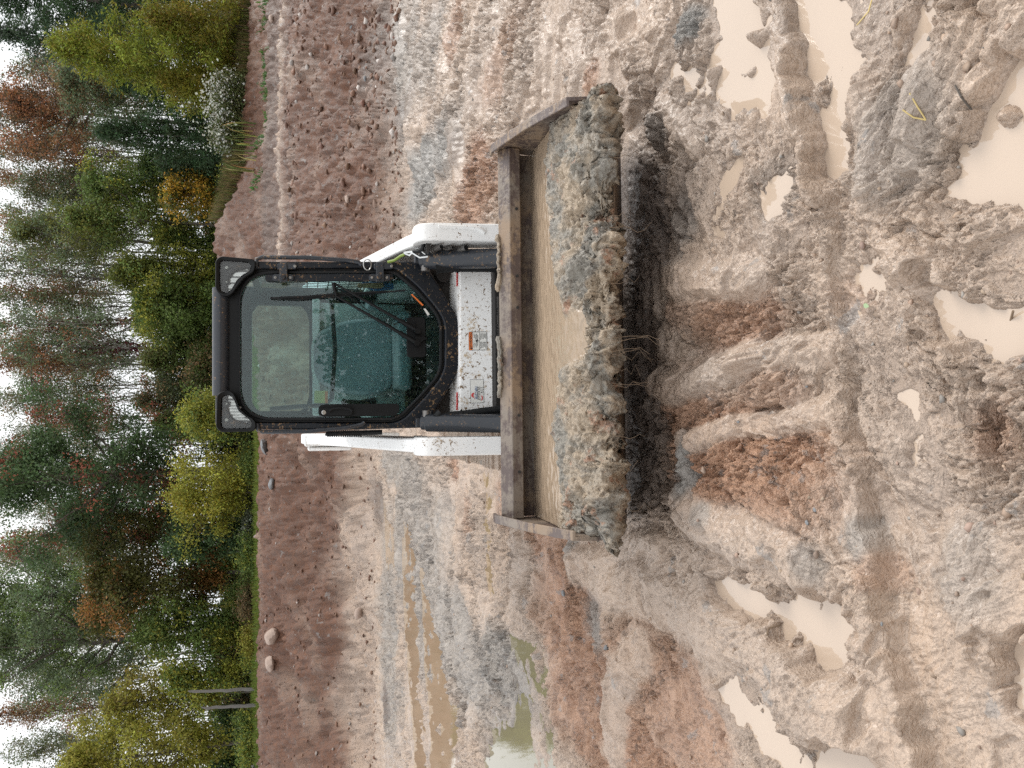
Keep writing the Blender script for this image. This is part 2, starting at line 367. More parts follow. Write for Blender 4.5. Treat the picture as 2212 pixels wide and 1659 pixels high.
def V3(X, Y): return (1645.8 + .3639 * X, .3639 * Y)
def V5(X, Y): return (1645.8 + .3639 * X, 548.6 + .3639 * Y)
def VL(X, Y): return (548.6 + .4709 * X, 877.8 + .4709 * Y)
NEARZ = -0.048
PUD = [  # name, water z, material, outline (photo points, laid on the ground plane)
 ('water', -.012, [(1545,-30),(1655,-30),(1665,100),(1672,200),(1672,250),(1610,255),(1560,230),(1480,215),(1440,190),(1445,150),(1530,130),(1560,80)]),
 ('water', -.02, [(1555,400),(1580,350),(1600,345),(1603,370),(1570,420),(1555,470),(1560,505),(1545,508),(1538,460)]),
 ('water', -.02, [(1633,395),(1700,385),(1712,460),(1680,450),(1665,480),(1650,475),(1640,430)]),
 ('water', NEARZ - .012, [(1711,-30),(1791,-30),(1842,44),(1850,109),(1864,127),(1857,175),(1850,277),(1842,357),(1850,437),(1815,450),(1805,386),(1785,382),(1785,328),(1752,180),(1735,100)]),
 ('water', NEARZ - .012, [V3(*p) for p in [(900,-40),(1440,-40),(1440,110),(1290,100),(1130,260),(990,410),(890,440),(860,260),(900,120)]]),
 ('water', NEARZ - .014, [V3(*p) for p in [(1370,380),(1500,330),(1640,400),(1640,1260),(1420,1240),(1330,1160),(1200,1170),(1010,1160),(1130,1060),(1190,930),(1270,760),(1240,650),(1300,560)]]),
 ('water', NEARZ - .014, [V5(*p) for p in [(930,130),(980,60),(1080,130),(1160,240),(1290,260),(1450,340),(1640,350),(1640,640),(1420,620),(1290,600),(1240,540),(1000,500),(920,420),(930,300)]]),
 ('water', NEARZ - .01, [V5(*p) for p in [(500,320),(640,330),(690,390),(640,450),(600,440),(540,420)]]),
 ('water', NEARZ - .01, [V5(*p) for p in [(500,150),(590,20),(660,0),(720,150),(720,260),(640,260),(560,220)]]),
 ('water', NEARZ - .01, [V5(*p) for p in [(740,900),(880,830),(930,920),(900,1020),(850,1010),(830,940)]]),
 ('water', NEARZ - .01, [V5(*p) for p in [(885,1110),(930,1110),(990,1250),(950,1275),(900,1200)]]),
 ('water', -.02, [(1528,1233),(1558,1246),(1609,1243),(1646,1260),(1714,1273),(1741,1266),(1788,1290),(1835,1307),(1862,1334),(1869,1385),(1856,1412),(1875,1453),(1862,1480),(1808,1466),(1747,1419),(1680,1364),(1636,1341),(1575,1307),(1535,1263)]),
 ('water', -.02, [(1528,1456),(1575,1473),(1606,1504),(1653,1537),(1680,1527),(1728,1568),(1755,1598),(1791,1595),(1849,1602),(1893,1625),(1910,1663),(1910,1740),(1690,1740),(1680,1663),(1673,1639),(1633,1612),(1606,1571),(1562,1520),(1538,1480)]),
 ('water', NEARZ - .012, [(2167,1375),(2240,1365),(2250,1571),(2201,1571),(2191,1503),(2167,1480),(2174,1422)]),
 ('water_brown', -.016, [VL(*p) for p in [(680,520),(725,540),(745,780),(745,900),(755,1000),(760,1330),(780,1400),(800,1750),(735,1750),(720,1480),(700,1200),(680,900),(672,700)]]),
 ('water_brown', -.016, [VL(*p) for p in [(700,370),(722,380),(750,620),(790,800),(800,900),(855,1050),(875,1250),(935,1350),(945,1500),(890,1750),(800,1750),(805,1500),(775,1200),(772,1050),(758,820),(745,600)]]),
 ('water_brown', -.016, [VL(*p) for p in [(585,350),(622,500),(655,640),(668,800),(630,730),(605,800),(597,600)]]),
 ('water_brown', -.016, [VL(*p) for p in [(1032,280),(1078,280),(1076,420),(1080,560),(1080,700),(1090,830),(1084,945),(1058,800),(1056,600),(1040,420)]]),
 ('water_green', -.012, [VL(*p) for p in [(1240,1290),(1300,1350),(1330,1200),(1240,1080),(1300,1100),(1380,1350),(1398,1760),(1070,1760),(1050,1640),(1070,1510),(1180,1450),(1200,1340)]]),
 ('water_green', -.012, [VL(*p) for p in [(1140,970),(1170,1000),(1230,1080),(1310,1140),(1365,1290),(1365,1370),(1300,1330),(1250,1230),(1170,1130)]]),
]
PUDW = [(m, z - .0011 * i, [gpt(a, b, z) for a, b in P]) for i, (m, z, P) in enumerate(PUD)]
STEP = [gpt(a, b, -.02) for a, b in [(1665,-160),(1690,-20),(1722,150),(1752,280),(1787,420),(1797,620),(1812,850),(1848,1000),(1878,1120),(1923,1330),(1973,1500),(2010,1680),(2060,1850)]]
STEP2 = [gpt(a, b, -.06) for a, b in [(2045,790),(2060,870),(2078,930),(2110,985),(2150,1010),(2230,1060)]]
RIDGES = [  # path, half width, height
 ([(1425,586),(1500,578),(1615,585)], .085, .050), ([(1425,818),(1520,805),(1600,775)], .085, .055), ([(1600,775),(1750,785)], .06, .022),
 ([(1498,949),(1643,934),(1760,915)], .05, .030), ([(1478,925),(1490,1000),(1508,1085)], .045, .028),
 ([(1240,1190),(1298,1216),(1423,1287),(1592,1385),(1728,1487),(1860,1575)], .15, .055), ([(1480,1090),(1560,1150),(1720,1220)], .10, .035),
 ([(1245,1190),(1330,1180),(1420,1180)], .06, .035), ([(1100,1020),(1130,1200),(1105,1400)], .14, .05), ([(1000,960),(990,1200),(985,1300)], .18, .05),
 ([(1340,250),(1400,180),(1360,60)], .10, .07), ([(1500,330),(1460,260),(1430,210)], .06, .03), ([(1215,60),(1260,150),(1240,210)], .10, .05),
 ([(1690,110),(1720,230),(1775,390)], .045, .025), ([(1840,160),(1870,260),(1860,420),(1890,520)], .05, .03), ([(1930,60),(1990,200),(1960,330)], .05, .03),
 ([(1920,560),(2000,600),(2050,700)], .06, .03), ([(2010,1180),(2060,1330),(2130,1450)], .08, .03), ([(870,60),(880,200),(900,300)], .5, .10), ([(960,150),(985,280),(995,430)], .22, .07),
 ([(1380,1400),(1330,1480),(1330,1640)], .12, .04)]
PITS = [((2120,960), .12, .05, .075), ((1562,347), .035, .03, .03), ((1545,735), .04, .03, .035), ((1380,62), .08, .05, .05), ((1240,225), .10, .06, .05), ((1640,1300), .03, .03, .02), ((1880,1560), .06, .05, .03), ((2095,815), .03, .03, .03)]
# colour patches: kind, centre and radii in photo points, weight
PATCH = [('clay',1030,400,50,110,.95),('clay',1490,890,70,130,.9),('clay',1580,1000,150,130,1.0),('clay',1650,860,60,60,.5),('clay',1480,640,70,50,.5),('clay',1560,690,90,70,.8),('clay',1240,1300,90,200,.95),('clay',1300,1560,140,160,.9),('clay',1165,1150,40,70,.9),
 ('clay',1080,1090,20,60,.7),('clay',985,1010,20,30,.9),('clay',1000,1110,18,60,.5),('clay',1420,1480,110,150,.75),('clay',1080,130,60,60,.45),('clay',1290,170,20,30,.8),('clay',1700,1120,60,60,.45),('clay',1880,1230,40,30,.4),('clay',2130,930,60,60,.5),('clay',1820,640,40,40,.25),('clay',985,60,16,60,.6),
 ('grey',915,390,58,85,.95),('grey',868,200,26,160,.75),('grey',920,120,40,100,.5),('grey',900,1230,66,220,.7),('grey',1000,1420,90,140,.75),('grey',1085,1450,50,90,.85),('grey',840,1400,24,260,.7),('grey',870,1020,60,60,.7),('grey',1500,62,26,34,1.0),('grey',1492,1005,18,70,.9),('grey',1290,1330,24,60,.8),('grey',1240,1160,14,30,.8),('grey',1540,1110,14,20,.6),
 ('grey',1850,1160,16,40,.6),('grey',1770,1210,20,40,.5),('grey',1670,390,60,60,.3),('grey',1940,280,110,140,.45),('grey',2060,1230,80,110,.40),('grey',1530,800,40,50,.25),('grey',1420,280,30,30,.5),('grey',1460,480,30,60,.5),
 ('dark',1100,1180,14,60,.5),('dark',1120,960,30,30,.6),('dark',850,110,14,90,.7),('dark',820,1090,10,70,.8),('dark',832,1520,6,50,.8),('dark',880,260,18,50,.5),('dark',985,330,16,40,.5),('dark',1460,420,40,60,.4)]
def wellipse(p):
    k, cx, cy, rx, ry, w = p
    c = gpt(cx, cy); a = gpt(cx, cy - ry); b = gpt(cx, cy + ry); d = gpt(cx - rx, cy); e = gpt(cx + rx, cy)
    return k, c, abs(a[0] - b[0]) / 2 + .02, abs(d[1] - e[1]) / 2 + .02, w
PATCHW = [wellipse(p) for p in PATCH]

def terrain(x, y, full=True):
    r = np.hypot(x, y)
    far, t, s = far_profile(x, y)
    wx = pn(x * 1.1, y * 1.1, 3) * .25 + pn(x * 4, y * 4, 5) * .06; wy = pn(x * 1.1, y * 1.1, 4) * .25 + pn(x * 4, y * 4, 6) * .06
    h = .035 * fbm(x * .55, y * .55, 11, 3) * ss(.5, 2, r)
    # rut edge that runs across the foreground: ground beyond it stands higher
    xs = x + pn(x * 5, y * 5, 31) * .02 ; ys = y + pn(x * 4, y * 4, 32) * .03 + pn(x * 11, y * 11, 33) * .018 + pn(x * 27, y * 27, 34) * .012
    sx = np.array([p[0] for p in STEP])[::-1]; sy = np.array([p[1] for p in STEP])[::-1]
    yl = np.interp(xs, sx, sy); d = yl - ys
    amp = .095 * np.clip(.95 + .6 * pn(x * 1.5, y * 0 + 3.3, 35), .5, 1.4)
    near = ss(-.004, .022, d)
    h = h * (1 - .5 * near) - near * -NEARZ - amp * .34 * near * np.exp(-np.maximum(d, 0) / .05) + .024 * np.exp(-((d + .035) / .05) ** 2)
    yl2 = line_d(x, y, STEP2)
    rid = np.zeros_like(x)
    for path, w, hh in RIDGES:
        P = [gpt(a, b) for a, b in path]
        sel = (x > min(p[0] for p in P) - .9) & (x < max(p[0] for p in P) + .9) & (y > min(p[1] for p in P) - .9) & (y < max(p[1] for p in P) + .9)
        if sel.any():
            dd = line_d(x[sel] + wx[sel] * .3, y[sel] + wy[sel] * .3, P)
            mk = 1 - ss(w * .35, w * 1.15, dd); h[sel] += hh * 1.05 * mk
            if hh < .07: rid[sel] = np.maximum(rid[sel], 1 - ss(w * .8, w * 1.3, dd))
    for (cx, cy), ax, ay, dp in PITS:
        c = gpt(cx, cy); q = np.hypot((x - c[0] + wx * .15) / ax, (y - c[1] + wy * .15) / ay); h -= dp * (1 - ss(.45, 1.1, q))
    # clods and smears
    u, v = x + wx, y + wy
    rough = ss(-.35, .45, fbm(x * .9, y * .9, 21, 3) + .15)
    clay = np.zeros_like(x); grey = np.zeros_like(x); dark = np.zeros_like(x)
    for k, c, ax, ay, w in PATCHW:
        q = np.hypot((x - c[0] + wx * ax * 1.5) / ax, (y - c[1] + wy * ay * 1.5) / ay); m = w * (1 - ss(.55, 1.25, q))
        a = clay if k == 'clay' else grey if k == 'grey' else dark
        np.maximum(a, m, out=a)
    clay = clay * (1 - .85 * rid); rough = np.clip(rough * .75 + .45 * clay + .2 * grey, 0, 1.2) * (1 - .7 * rid)
    fade = 1 - ss(9, 16, r)
    b1 = np.abs(pn(u * 3.1, v * 3.1, 41)); b2 = np.abs(pn(u * 8.3, v * 8.3, 42)); b3 = np.abs(pn(u * 19, v * 19, 43))
    q = 2.6 * fbm(u * .85, v * 1.15, 95, 3) + .55 * fbm(u * 5, v * 5, 96, 3); fq = q - np.floor(q); terr_ = .026 * (np.floor(q) + ss(.80, .97, fq)) * (1 - .6 * ss(5, 9, r))
    cl = .062 * (b1 - .25) * (.35 + rough) + .036 * (b2 - .25) * (.3 + rough) + terr_
    if full:
        b4 = pn(u * 34, v * 34, 44); b5 = pn(u * 70, v * 70, 45); b6 = pn(u * 135, v * 135, 46)
        pitn = np.clip(pn(x * 24, y * 24, 47) - .32, 0, 1) * (pn(x * 2.2, y * 2.2, 48) > -.2)
        cl = cl + .017 * (b3 - .25) * (.3 + rough) + (.015 * b4 + .0085 * b5) * (.3 + rough) + .0042 * b6 * (.5 + rough) - .035 * pitn * (.4 + rough)
        # dragged smears running away from the camera / across
        sm = fbm(x * 16 + wx * 4, y * 1.6, 55, 3) * .007 * ss(.0, .5, fbm(x * .7, y * .7, 56, 2)) + fbm(x * 1.5, y * 15 + wy * 4, 57, 3) * .008 * ss(.0, .5, fbm(x * .6 + 9, y * .6, 58, 2))
        cl = cl + sm
        nr = r < 11
        if nr.any():
            xx, yy = x[nr] + wx[nr] * .8 + pn(x[nr] * 17, y[nr] * 17, 49) * .012, y[nr] + wy[nr] * .8 + pn(x[nr] * 17, y[nr] * 17, 50) * .012
            cr = .040 * crumb(xx * 8, yy * 8, 51) * ss(.35, .8, rough[nr] + .4 * pn(x[nr] * 1.9, y[nr] * 1.9, 52)) + .020 * crumb(xx * 19, yy * 19, 53) * (.15 + .85 * rough[nr]) + .009 * crumb(xx * 42, yy * 42, 54) * (.3 + .7 * rough[nr])
            cl[nr] += cr * (1 - ss(8, 11, r[nr]))
    h = h + cl * (1 + .9 * ss(4, 10, r))
    # ground packed flat under the loader, and puddle hollows
    lx, ly = to_local(x, y)
    tr_ = (1 - ss(.80, 1.0, np.abs(lx))) * ss(-1.42 + .0, -1.05, ly + .12 * pn(x * 3.1, y * 3.1, 98)) * (1 - ss(-.7, -.3, ly)); h = h - .035 * tr_; dark = np.maximum(dark, .85 * tr_)  # soil below the bucket is also coloured darker, standing in for its shade
    under = (1 - ss(.9, 1.5, np.abs(lx))) * ss(-1.3, -.6, ly) * (1 - ss(2.3, 3.2, ly)); h = h * (1 - .8 * under) - .03 * under
    for m, z, P in PUDW:
        xs_ = [p[0] for p in P]; ys_ = [p[1] for p in P]; mg = .5 if max(ys_) < 5 else 1.5
        sel = (x > min(xs_) - mg) & (x < max(xs_) + mg) & (y > min(ys_) - mg) & (y < max(ys_) + mg)
        if not sel.any(): continue
        k = 1.0 if max(ys_) < 5 else 2.6
        dd = poly_sd(x[sel] + pn(x[sel] * 9, y[sel] * 9, 61) * .036 * k + pn(x[sel] * 26, y[sel] * 26, 63) * .015, y[sel] + pn(x[sel] * 9, y[sel] * 9, 62) * .036 * k + pn(x[sel] * 26, y[sel] * 26, 64) * .015, P) / k
        hs = h[sel]; c = cl[sel] - terr_[sel] * .85
        inside = z - .012 - .032 * ss(0, .075, dd) + c * 1.15 + .15 * np.clip(pn(x[sel] * 10 / k, y[sel] * 10 / k, 67) - .27, 0, 1) * ss(-.3, .2, pn(x[sel] * 2.1, y[sel] * 2.1, 68)) + .13 * np.clip(pn(x[sel] * 4.6 / k, y[sel] * 4.6 / k, 69) - .36, 0, 1) + .018 * np.clip(pn(x[sel] * 7, y[sel] * 7, 65) - .33, 0, 1) * 4 + .06 * np.clip(crumb(x[sel] * 5.5 / k, y[sel] * 5.5 / k, 66, .2) - .30, 0, 1)
        rim = np.maximum(hs, z + .004 + .05 * np.clip(-dd, 0, .2) + np.clip(c + .014, 0, .06) * .8)
        hs2 = np.where(dd < 0, rim, inside)
        w = ss(-.02, .02, dd); mixv = rim * (1 - w) + inside * w
        fo = ss(.0, .22, -dd)
        hn = np.where(dd < 0, mixv * (1 - fo) + hs * fo, mixv); h[sel] = hn
        dark[sel] = np.maximum(dark[sel], .25 * (1 - ss(.002, .018, hn - z)) * (dd > -.12))
    if True:
        bk = ss(12.3, 14.5, s) * t + ss(16.6, 18.5, y) * (1 - t)
        g1 = np.abs(fbm(x * 2.2, y * 2.2, 71, 3)); g2 = np.abs(pn(x * 6, y * 6, 72)) if full else 0; g3 = np.abs(pn(x * 15, y * 15, 73)) if full else 0
        cz = (.05 * crumb(x * 3.1 + wx, y * 3.1 + wy, 77) * ss(-.1, .5, pn(x * .7, y * .7, 78)) + .035 * crumb(x * 7 + wx * 2, y * 7 + wy * 2, 79)) if full else 0
        h = h * (1 - .6 * bk) + bk * (.15 * (g1 - .2) + .05 * (g2 - .2) + .03 * (g3 - .2) + cz)
        # track marks pressed into the edge of the bench
        tm = np.exp(-((s - 18.7) / .35) ** 2) * t * ss(2, 3, x)
        h = h - tm * (.13 * ss(-.2, .5, np.sin(x * 11 + pn(x * 2, y * 2, 75) * 1.5)) + .10)
    z = h + far
    brown = bk * np.clip(1.05 - .5 * np.clip(pn(x * .8, y * .8, 81), 0, 1), 0, 1)
    brown = brown * (1 - (1 - ss(.3, .8, t)) * .75 * (1 - ss(.35, 1.0, far + pn(x * .7, y * .7, 82) * .35)))
    shoulder = np.exp(-((s - 19.75) / .38) ** 2) * t * (s > 17)
    lane = ss(20.1, 20.5, s) * (1 - ss(21.3, 21.9, s)) * t
    brown = brown * (1 - .85 * np.clip(shoulder, 0, 1)); dark = np.maximum(dark, lane * .6); dark = np.maximum(dark, .75 * np.exp(-((s - 18.75) / .4) ** 2) * t * ss(.0, .4, pn(x * 1.5, y * 1.5, 83) + .3))  # last dark band paints the shadow line below the bench edge
    grass = ss(25.0, 26.2, s + pn(x, y, 84) * .6 - 1.2 * ss(3.2, 6.5, x) ) * t * ss(5.6, 7.2, x + pn(x * .6, y * .6, 85)) + ss(26.8, 27.6, y + pn(x, y, 84) * .4) * (1 - ss(.4, .9, t)) + ss(27.5, 28.5, y)
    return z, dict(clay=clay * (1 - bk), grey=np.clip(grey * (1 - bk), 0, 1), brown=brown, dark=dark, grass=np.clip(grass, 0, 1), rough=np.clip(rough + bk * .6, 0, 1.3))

def H(x, y):
    z, _ = terrain(np.array([float(x)]), np.array([float(y)]), False); return float(z[0])
def hit(vx, vy, d0=1.2, d1=60):
    d = ray(vx, vy); ts = np.linspace(d0, d1, 900); X = d[0] / d[1] * ts; Z = CAMZ + d[2] / d[1] * ts
    z, _ = terrain(X, ts, False); k = np.argmax(Z < z)
    return (float(X[k]), float(ts[k]), float(z[k]))

def build_ground():
    rs = [0.35]
    while rs[-1] < 75:
        r = rs[-1]
        dr = max(.0045, .62 * (r * r + CAMZ * CAMZ) / CAMZ / 787)
        if r > 7: dr = min(dr, .085 + .004 * (r - 7))
        if r > 30: dr *= 2 + (r - 30) * .2
        if r < 1.15: dr = .03
        rs.append(r + dr)
    rs += [95, 140, 220]
    ang = list(np.arange(-R(36), R(36), .00155)); st = .0016
    a = ang[-1]; ext = []
    while a < math.pi - .02:
        st *= 1.09; a += min(st, .12)
        if a < math.pi - .03: ext.append(a)
    ang = np.array([-e for e in ext[::-1]] + ang + ext + [math.pi])
    rr = np.array(rs); nr, na = len(rr), len(ang)
    A, RR = np.meshgrid(ang, rr); x = (RR * np.sin(A)).ravel(); y = (RR * np.cos(A)).ravel()
    z = np.empty_like(x); at_ = {k: np.empty_like(x) for k in ('clay', 'grey', 'brown', 'dark', 'grass', 'rough')}
    step = 120000
    for i in range(0, len(x), step):
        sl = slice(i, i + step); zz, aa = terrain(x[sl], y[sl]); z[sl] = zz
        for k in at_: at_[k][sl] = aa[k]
    # close the middle with one vertex
    i, j = np.meshgrid(np.arange(nr - 1), np.arange(na), indexing='ij'); j2 = (j + 1) % na
    Q = np.stack([i * na + j, i * na + j2, (i + 1) * na + j2, (i + 1) * na + j], -1).reshape(-1, 4)[:, ::-1]
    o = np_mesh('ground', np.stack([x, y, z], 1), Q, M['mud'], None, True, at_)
    tag(o, kind='structure')
    return o
build_ground()
for m, z, P in PUDW:
    # one sheet of water per puddle, its edge tucked under the mud around it
    cx = sum(p[0] for p in P) / len(P); cy = sum(p[1] for p in P) / len(P); g = .06 if cy < 5 else .12
    n = len(P); area = sum(P[i][0] * P[(i + 1) % n][1] - P[(i + 1) % n][0] * P[i][1] for i in range(n)); sg = 1 if area > 0 else -1
    pts = []
    for i in range(n):
        a, b, c = P[i - 1], P[i], P[(i + 1) % n]
        n1 = Vector((b[1] - a[1], a[0] - b[0])).normalized() * sg; n2 = Vector((c[1] - b[1], b[0] - c[0])).normalized() * sg
        q = (n1 + n2); q = q.normalized() if q.length > .3 else n1
        pts.append((b[0] + q.x * g, b[1] + q.y * g, z))
    bm = bmesh.new(); f = bm.faces.new([bm.verts.new(p) for p in pts]); bm.normal_update()
    if f.normal.z < 0: f.normal_flip()
    bmesh.ops.triangulate(bm, faces=[f]); me = bpy.data.meshes.new('puddle'); bm.to_mesh(me); bm.free(); me.materials.append(M[m])
    tag(link(bpy.data.objects.new('puddle', me)), kind='structure')

# ================================================================== SKID LOADER
loader = tag(empty('skid_loader', (MX, MY, 0), YAW), 'white and black compact track loader parked in the mud with a loaded bucket', 'skid loader')
cY, sY = math.cos(YAW), math.sin(YAW)
CAML = np.array(to_local(0, 0) + (CAMZ,))
def lray(sx, sy):
    d = ray(sx * .548611, sy * .548611); return np.array([d[0] * cY + d[1] * sY, -d[0] * sY + d[1] * cY, d[2]])
LEAN = .095
def D(X, Y, off=0.0):
    """point of the (slightly leaning) door plane seen at close-up coordinates X, Y of the photo"""
    d = lray(800 + .542495 * X, 950 + .542495 * Y)
    t = (off + LEAN * (CAML[2] - .8) - CAML[1]) / (d[1] - LEAN * d[2])
    return Vector(CAML + d * t)
def DL(pts, off=0.0): return [D(X, Y, off) for X, Y in pts]
BACK = Vector((0, 1, 0))
def round_poly(pts, r, n=5):
    out = []; pts = [Vector((a, b)) for a, b in pts]; m = len(pts)
    for i in range(m):
        a, b, c = pts[i - 1], pts[i], pts[(i + 1) % m]; ri = r[i] if isinstance(r, (list, tuple)) else r
        u = (a - b); v = (c - b); k = min(ri, u.length * .48, v.length * .48); p0 = b + u.normalized() * k; p1 = b + v.normalized() * k
        for j in range(n + 1):
            t = j / n; out.append(tuple(p0 * (1 - t) ** 2 + b * 2 * t * (1 - t) + p1 * t * t))
    return out
def by_angle(poly, c, N=144):
    P = [Vector(p) for p in poly]; out = []
    for k in range(N):
        a = math.tau * k / N; d = Vector((math.cos(a), math.sin(a))); best = None
        for i in range(len(P)):
            p, q = P[i] - Vector(c), P[(i + 1) % len(P)] - Vector(c); e = q - p; den = d.x * e.y - d.y * e.x
            if abs(den) < 1e-9: continue
            t = (p.x * e.y - p.y * e.x) / den; s = (p.x * d.y - p.y * d.x) / den
            if t > 0 and -1e-6 <= s <= 1 + 1e-6 and (best is None or t > best): best = t
        out.append(tuple(Vector(c) + d * best))
    return out
CEN = (980, 755)
OUTER = round_poly([(88, 140), (600, 146), (1600, 145), (1700, 300), (1838, 530), (1862, 650), (1862, 890), (1832, 990), (1700, 1205), (1618, 1352), (1000, 1372), (88, 1362)], [40, 10, 40, 30, 30, 30, 30, 30, 30, 40, 10, 40])
MID = round_poly([(178, 200), (1395, 192), (1560, 330), (1705, 500), (1752, 600), (1752, 915), (1715, 1000), (1610, 1130), (1460, 1285), (1380, 1318), (178, 1318)], [150, 50, 60, 60, 50, 50, 60, 60, 60, 60, 150], 8)
GLASS = round_poly([(270, 236), (1385, 230), (1535, 355), (1680, 520), (1715, 600), (1715, 910), (1685, 985), (1590, 1095), (1440, 1248), (1365, 1278), (270, 1278)], [240, 50, 60, 60, 50, 50, 60, 60, 60, 50, 240], 9)
SEALO = round_poly([(255, 214), (1392, 208), (1552, 340), (1700, 508), (1738, 600), (1738, 912), (1705, 995), (1602, 1112), (1450, 1268), (1375, 1300), (255, 1300)], [240, 50, 60, 60, 50, 50, 60, 60, 60, 50, 240], 9)
o_, m_, g_, s_ = (by_angle(p, CEN) for p in (OUTER, MID, GLASS, SEALO))
cab = MB().ring(DL(o_), DL(m_), BACK * .07)
frame = cab.build('cab_frame', M['black'], loader, .012, seg=3)
mb = MB()                                                   # shell behind the door: pillars, roof, low side panels, back wall with window hole
xl, xr = D(900, 1372).x + .004, D(900, 146).x - .004
ztop = D(92, 700).z - .012; yt = LEAN * (ztop - .8)
mb.box(((xl + xr) / 2, yt + .59, ztop - .03), (xr - xl, 1.02, .06))
for x in (xl + .03, xr - .03):
    mb.box((x, .60, .98), (.05, .98, .42)); mb.box((x, 1.06, 1.55), (.06, .09, .9)); mb.box((x, .32, 1.52), (.035, .04, .80)); mb.box((x, .60, 1.87), (.05, .98, .05))
zr0, zr1 = 1.545, 1.935; cx = (xl + xr) / 2
RW = (cx - .385, cx + .385)
mb.box((cx, 1.085, (ztop + zr1) / 2 - .01), (xr - xl - .12, .05, ztop - zr1)); mb.box((cx, 1.085, (zr0 + .6) / 2), (xr - xl - .12, .05, zr0 - .6))
mb.box(((xl + RW[0]) / 2 + .02, 1.088, 1.74), (RW[0] - xl, .045, .42)); mb.box(((xr + RW[1]) / 2 - .02, 1.088, 1.74), (xr - RW[1], .045, .42))
mb.box((cx, .55, .62), (xr - xl - .06, 1.0, .06))
mb.build('cab_shell', M['black'], loader, .008)
for sx in (xl + .022, xr - .022):                            # mesh of the side windows
    mb = MB()
    for k in range(11): mb.box((sx, .38 + k * .062, 1.53), (.006, .006, .66))
    for k in range(10): mb.box((sx, .69, 1.23 + k * .066), (.0065, .66, .006))
    mb.build('side_screen', M['black_bar'], loader)
mb = MB()                                                    # light grey liner inside the cab
mb.box((cx, 1.045, 1.20), (.78, .02, .64)); mb.box((xl + .075, .62, 1.0), (.03, .8, .40)); mb.box((xr - .075, .62, 1.0), (.03, .8, .40)); mb.box((cx, .98, 1.50), (.80, .10, .05))
mb.build('cab_liner', M['interior'], loader, .01)
rp_ = round_poly([(RW[0] - .005, zr0), (RW[1] + .005, zr0), (RW[1] + .005, zr1), (RW[0] - .005, zr1)], .16, 8)
MB().prism([(a, 1.07, b) for a, b in rp_], (0, .006, 0)).build('rear_window', M['rearglass'], loader, smooth=0)
mb = MB(); ro = by_angle(round_poly([(RW[0] - .03, zr0 - .03), (RW[1] + .03, zr0 - .03), (RW[1] + .03, zr1 + .03), (RW[0] - .03, zr1 + .03)], .18, 8), (cx, 1.74), 60); ri = by_angle(rp_, (cx, 1.74), 60)
mb.ring([(a, 1.045, b) for a, b in ro], [(a, 1.045, b) for a, b in ri], (0, .015, 0)).build('window_frame', M['rubber'], loader)

# ---- door
door = MB().ring(DL(m_, .022), DL(g_, .022), BACK * .035).build('door', M['plastic'], loader, .006)
DO = door
pane = MB().prism(DL([(x * .985 + CEN[0] * .015, y * .985 + CEN[1] * .015) if False else (CEN[0] + (x - CEN[0]) * 1.012, CEN[1] + (y - CEN[1]) * 1.012) for x, y in g_], .030), BACK * .006).build('window_pane', M['glass'], DO, smooth=0)
MB().ring(DL(s_, .008), DL(g_, .008), BACK * .016).build('window_seal', M['rubber'], DO, .006)
MB().prism(DL(round_poly([(450, 238), (1385, 232), (1372, 292), (450, 292)], 24), .012), BACK * .012).build('hinge_strip', M['black'], DO, .004)
for X in (588, 1290):
    mb = MB(); mb.prism(DL(round_poly([(X - 50, 160), (X + 90, 160), (X + 90, 200), (X - 50, 205)], 14), -.03), BACK * .03)
    mb.prism(DL(round_poly([(X - 32, 150), (X + 20, 150), (X + 26, 292), (X - 38, 292)], 8), -.040), BACK * .022)
    mb.prism(DL(round_poly([(X - 88, 236), (X + 70, 236), (X + 70, 288), (X - 88, 288)], 30), -.006), BACK * .018)
    c = D(X - 12, 256, -.062); mb.cyl(c, c + BACK * .03, .016)
    hg = mb.build('hinge', M['black_bar'], DO, .004)
    for dx, yy in ((-64, 262), (44, 262), (78, 180)):
        c = D(X + dx, yy, -.036 if yy < 200 else -.012); MB().cyl(c, c + BACK * .012, .0085, 12).build('bolt', M['steel'], hg, .002)
mb = MB().prism(DL(round_poly([(838, 1196), (880, 1182), (1420, 1178), (1428, 1232), (1400, 1268), (870, 1274), (840, 1256)], 18), -.012), BACK * .04)
mb.prism(DL(round_poly([(836, 1212), (1085, 1208), (1085, 1262), (836, 1266)], 26), -.042), BACK * .04)
mb.tube(DL([(915, 1236), (940, 1218), (1010, 1210), (1060, 1214), (1085, 1232)], -.055), .008)
hd = mb.build('door_handle', M['plastic'], DO, .006)
c = D(876, 1242, -.046); MB().cyl(c, c + BACK * .012, .013).build('lock', M['chrome'], DO, .003)
# wiper: two parallel arms, blade, motor cover
MB().prism(DL(round_poly([(1478, 552), (1612, 550), (1618, 842), (1478, 842)], 26), .022), BACK * .012).build('wiper_cover', M['plastic'], DO, .003)
mb = MB()
for a, b, rr in (((1555, 738), (960, 395), .0085), ((1560, 650), (948, 303), .0078)):
    A, B = Vector(a), Vector(b); mb.tube([D(*A, -.026), D(*(A * .75 + B * .25), -.034), D(*(A * .4 + B * .6), -.032), D(*B, -.02)], [rr * 1.5, rr * 1.25, rr, rr * .8], 8)
    c = D(a[0], a[1], -.05); mb.cyl(c, c + BACK * .07, .017); 
    mb.tube([D(*(A * .98 + B * .02), -.032), D(*(A * .78 + B * .22), -.036)], .014, 8)
mb.tube([D(945, 300, -.02), D(952, 345, -.022), D(968, 395, -.02)], .011, 8); mb.tube([D(955, 330, -.02), D(1100, 430, -.026), D(1190, 500, -.024)], .003, 6)
mb.prism(DL([(1540, 690), (1600, 690), (1630, 705), (1600, 720), (1545, 760), (1530, 720)], -.012), BACK * .03)
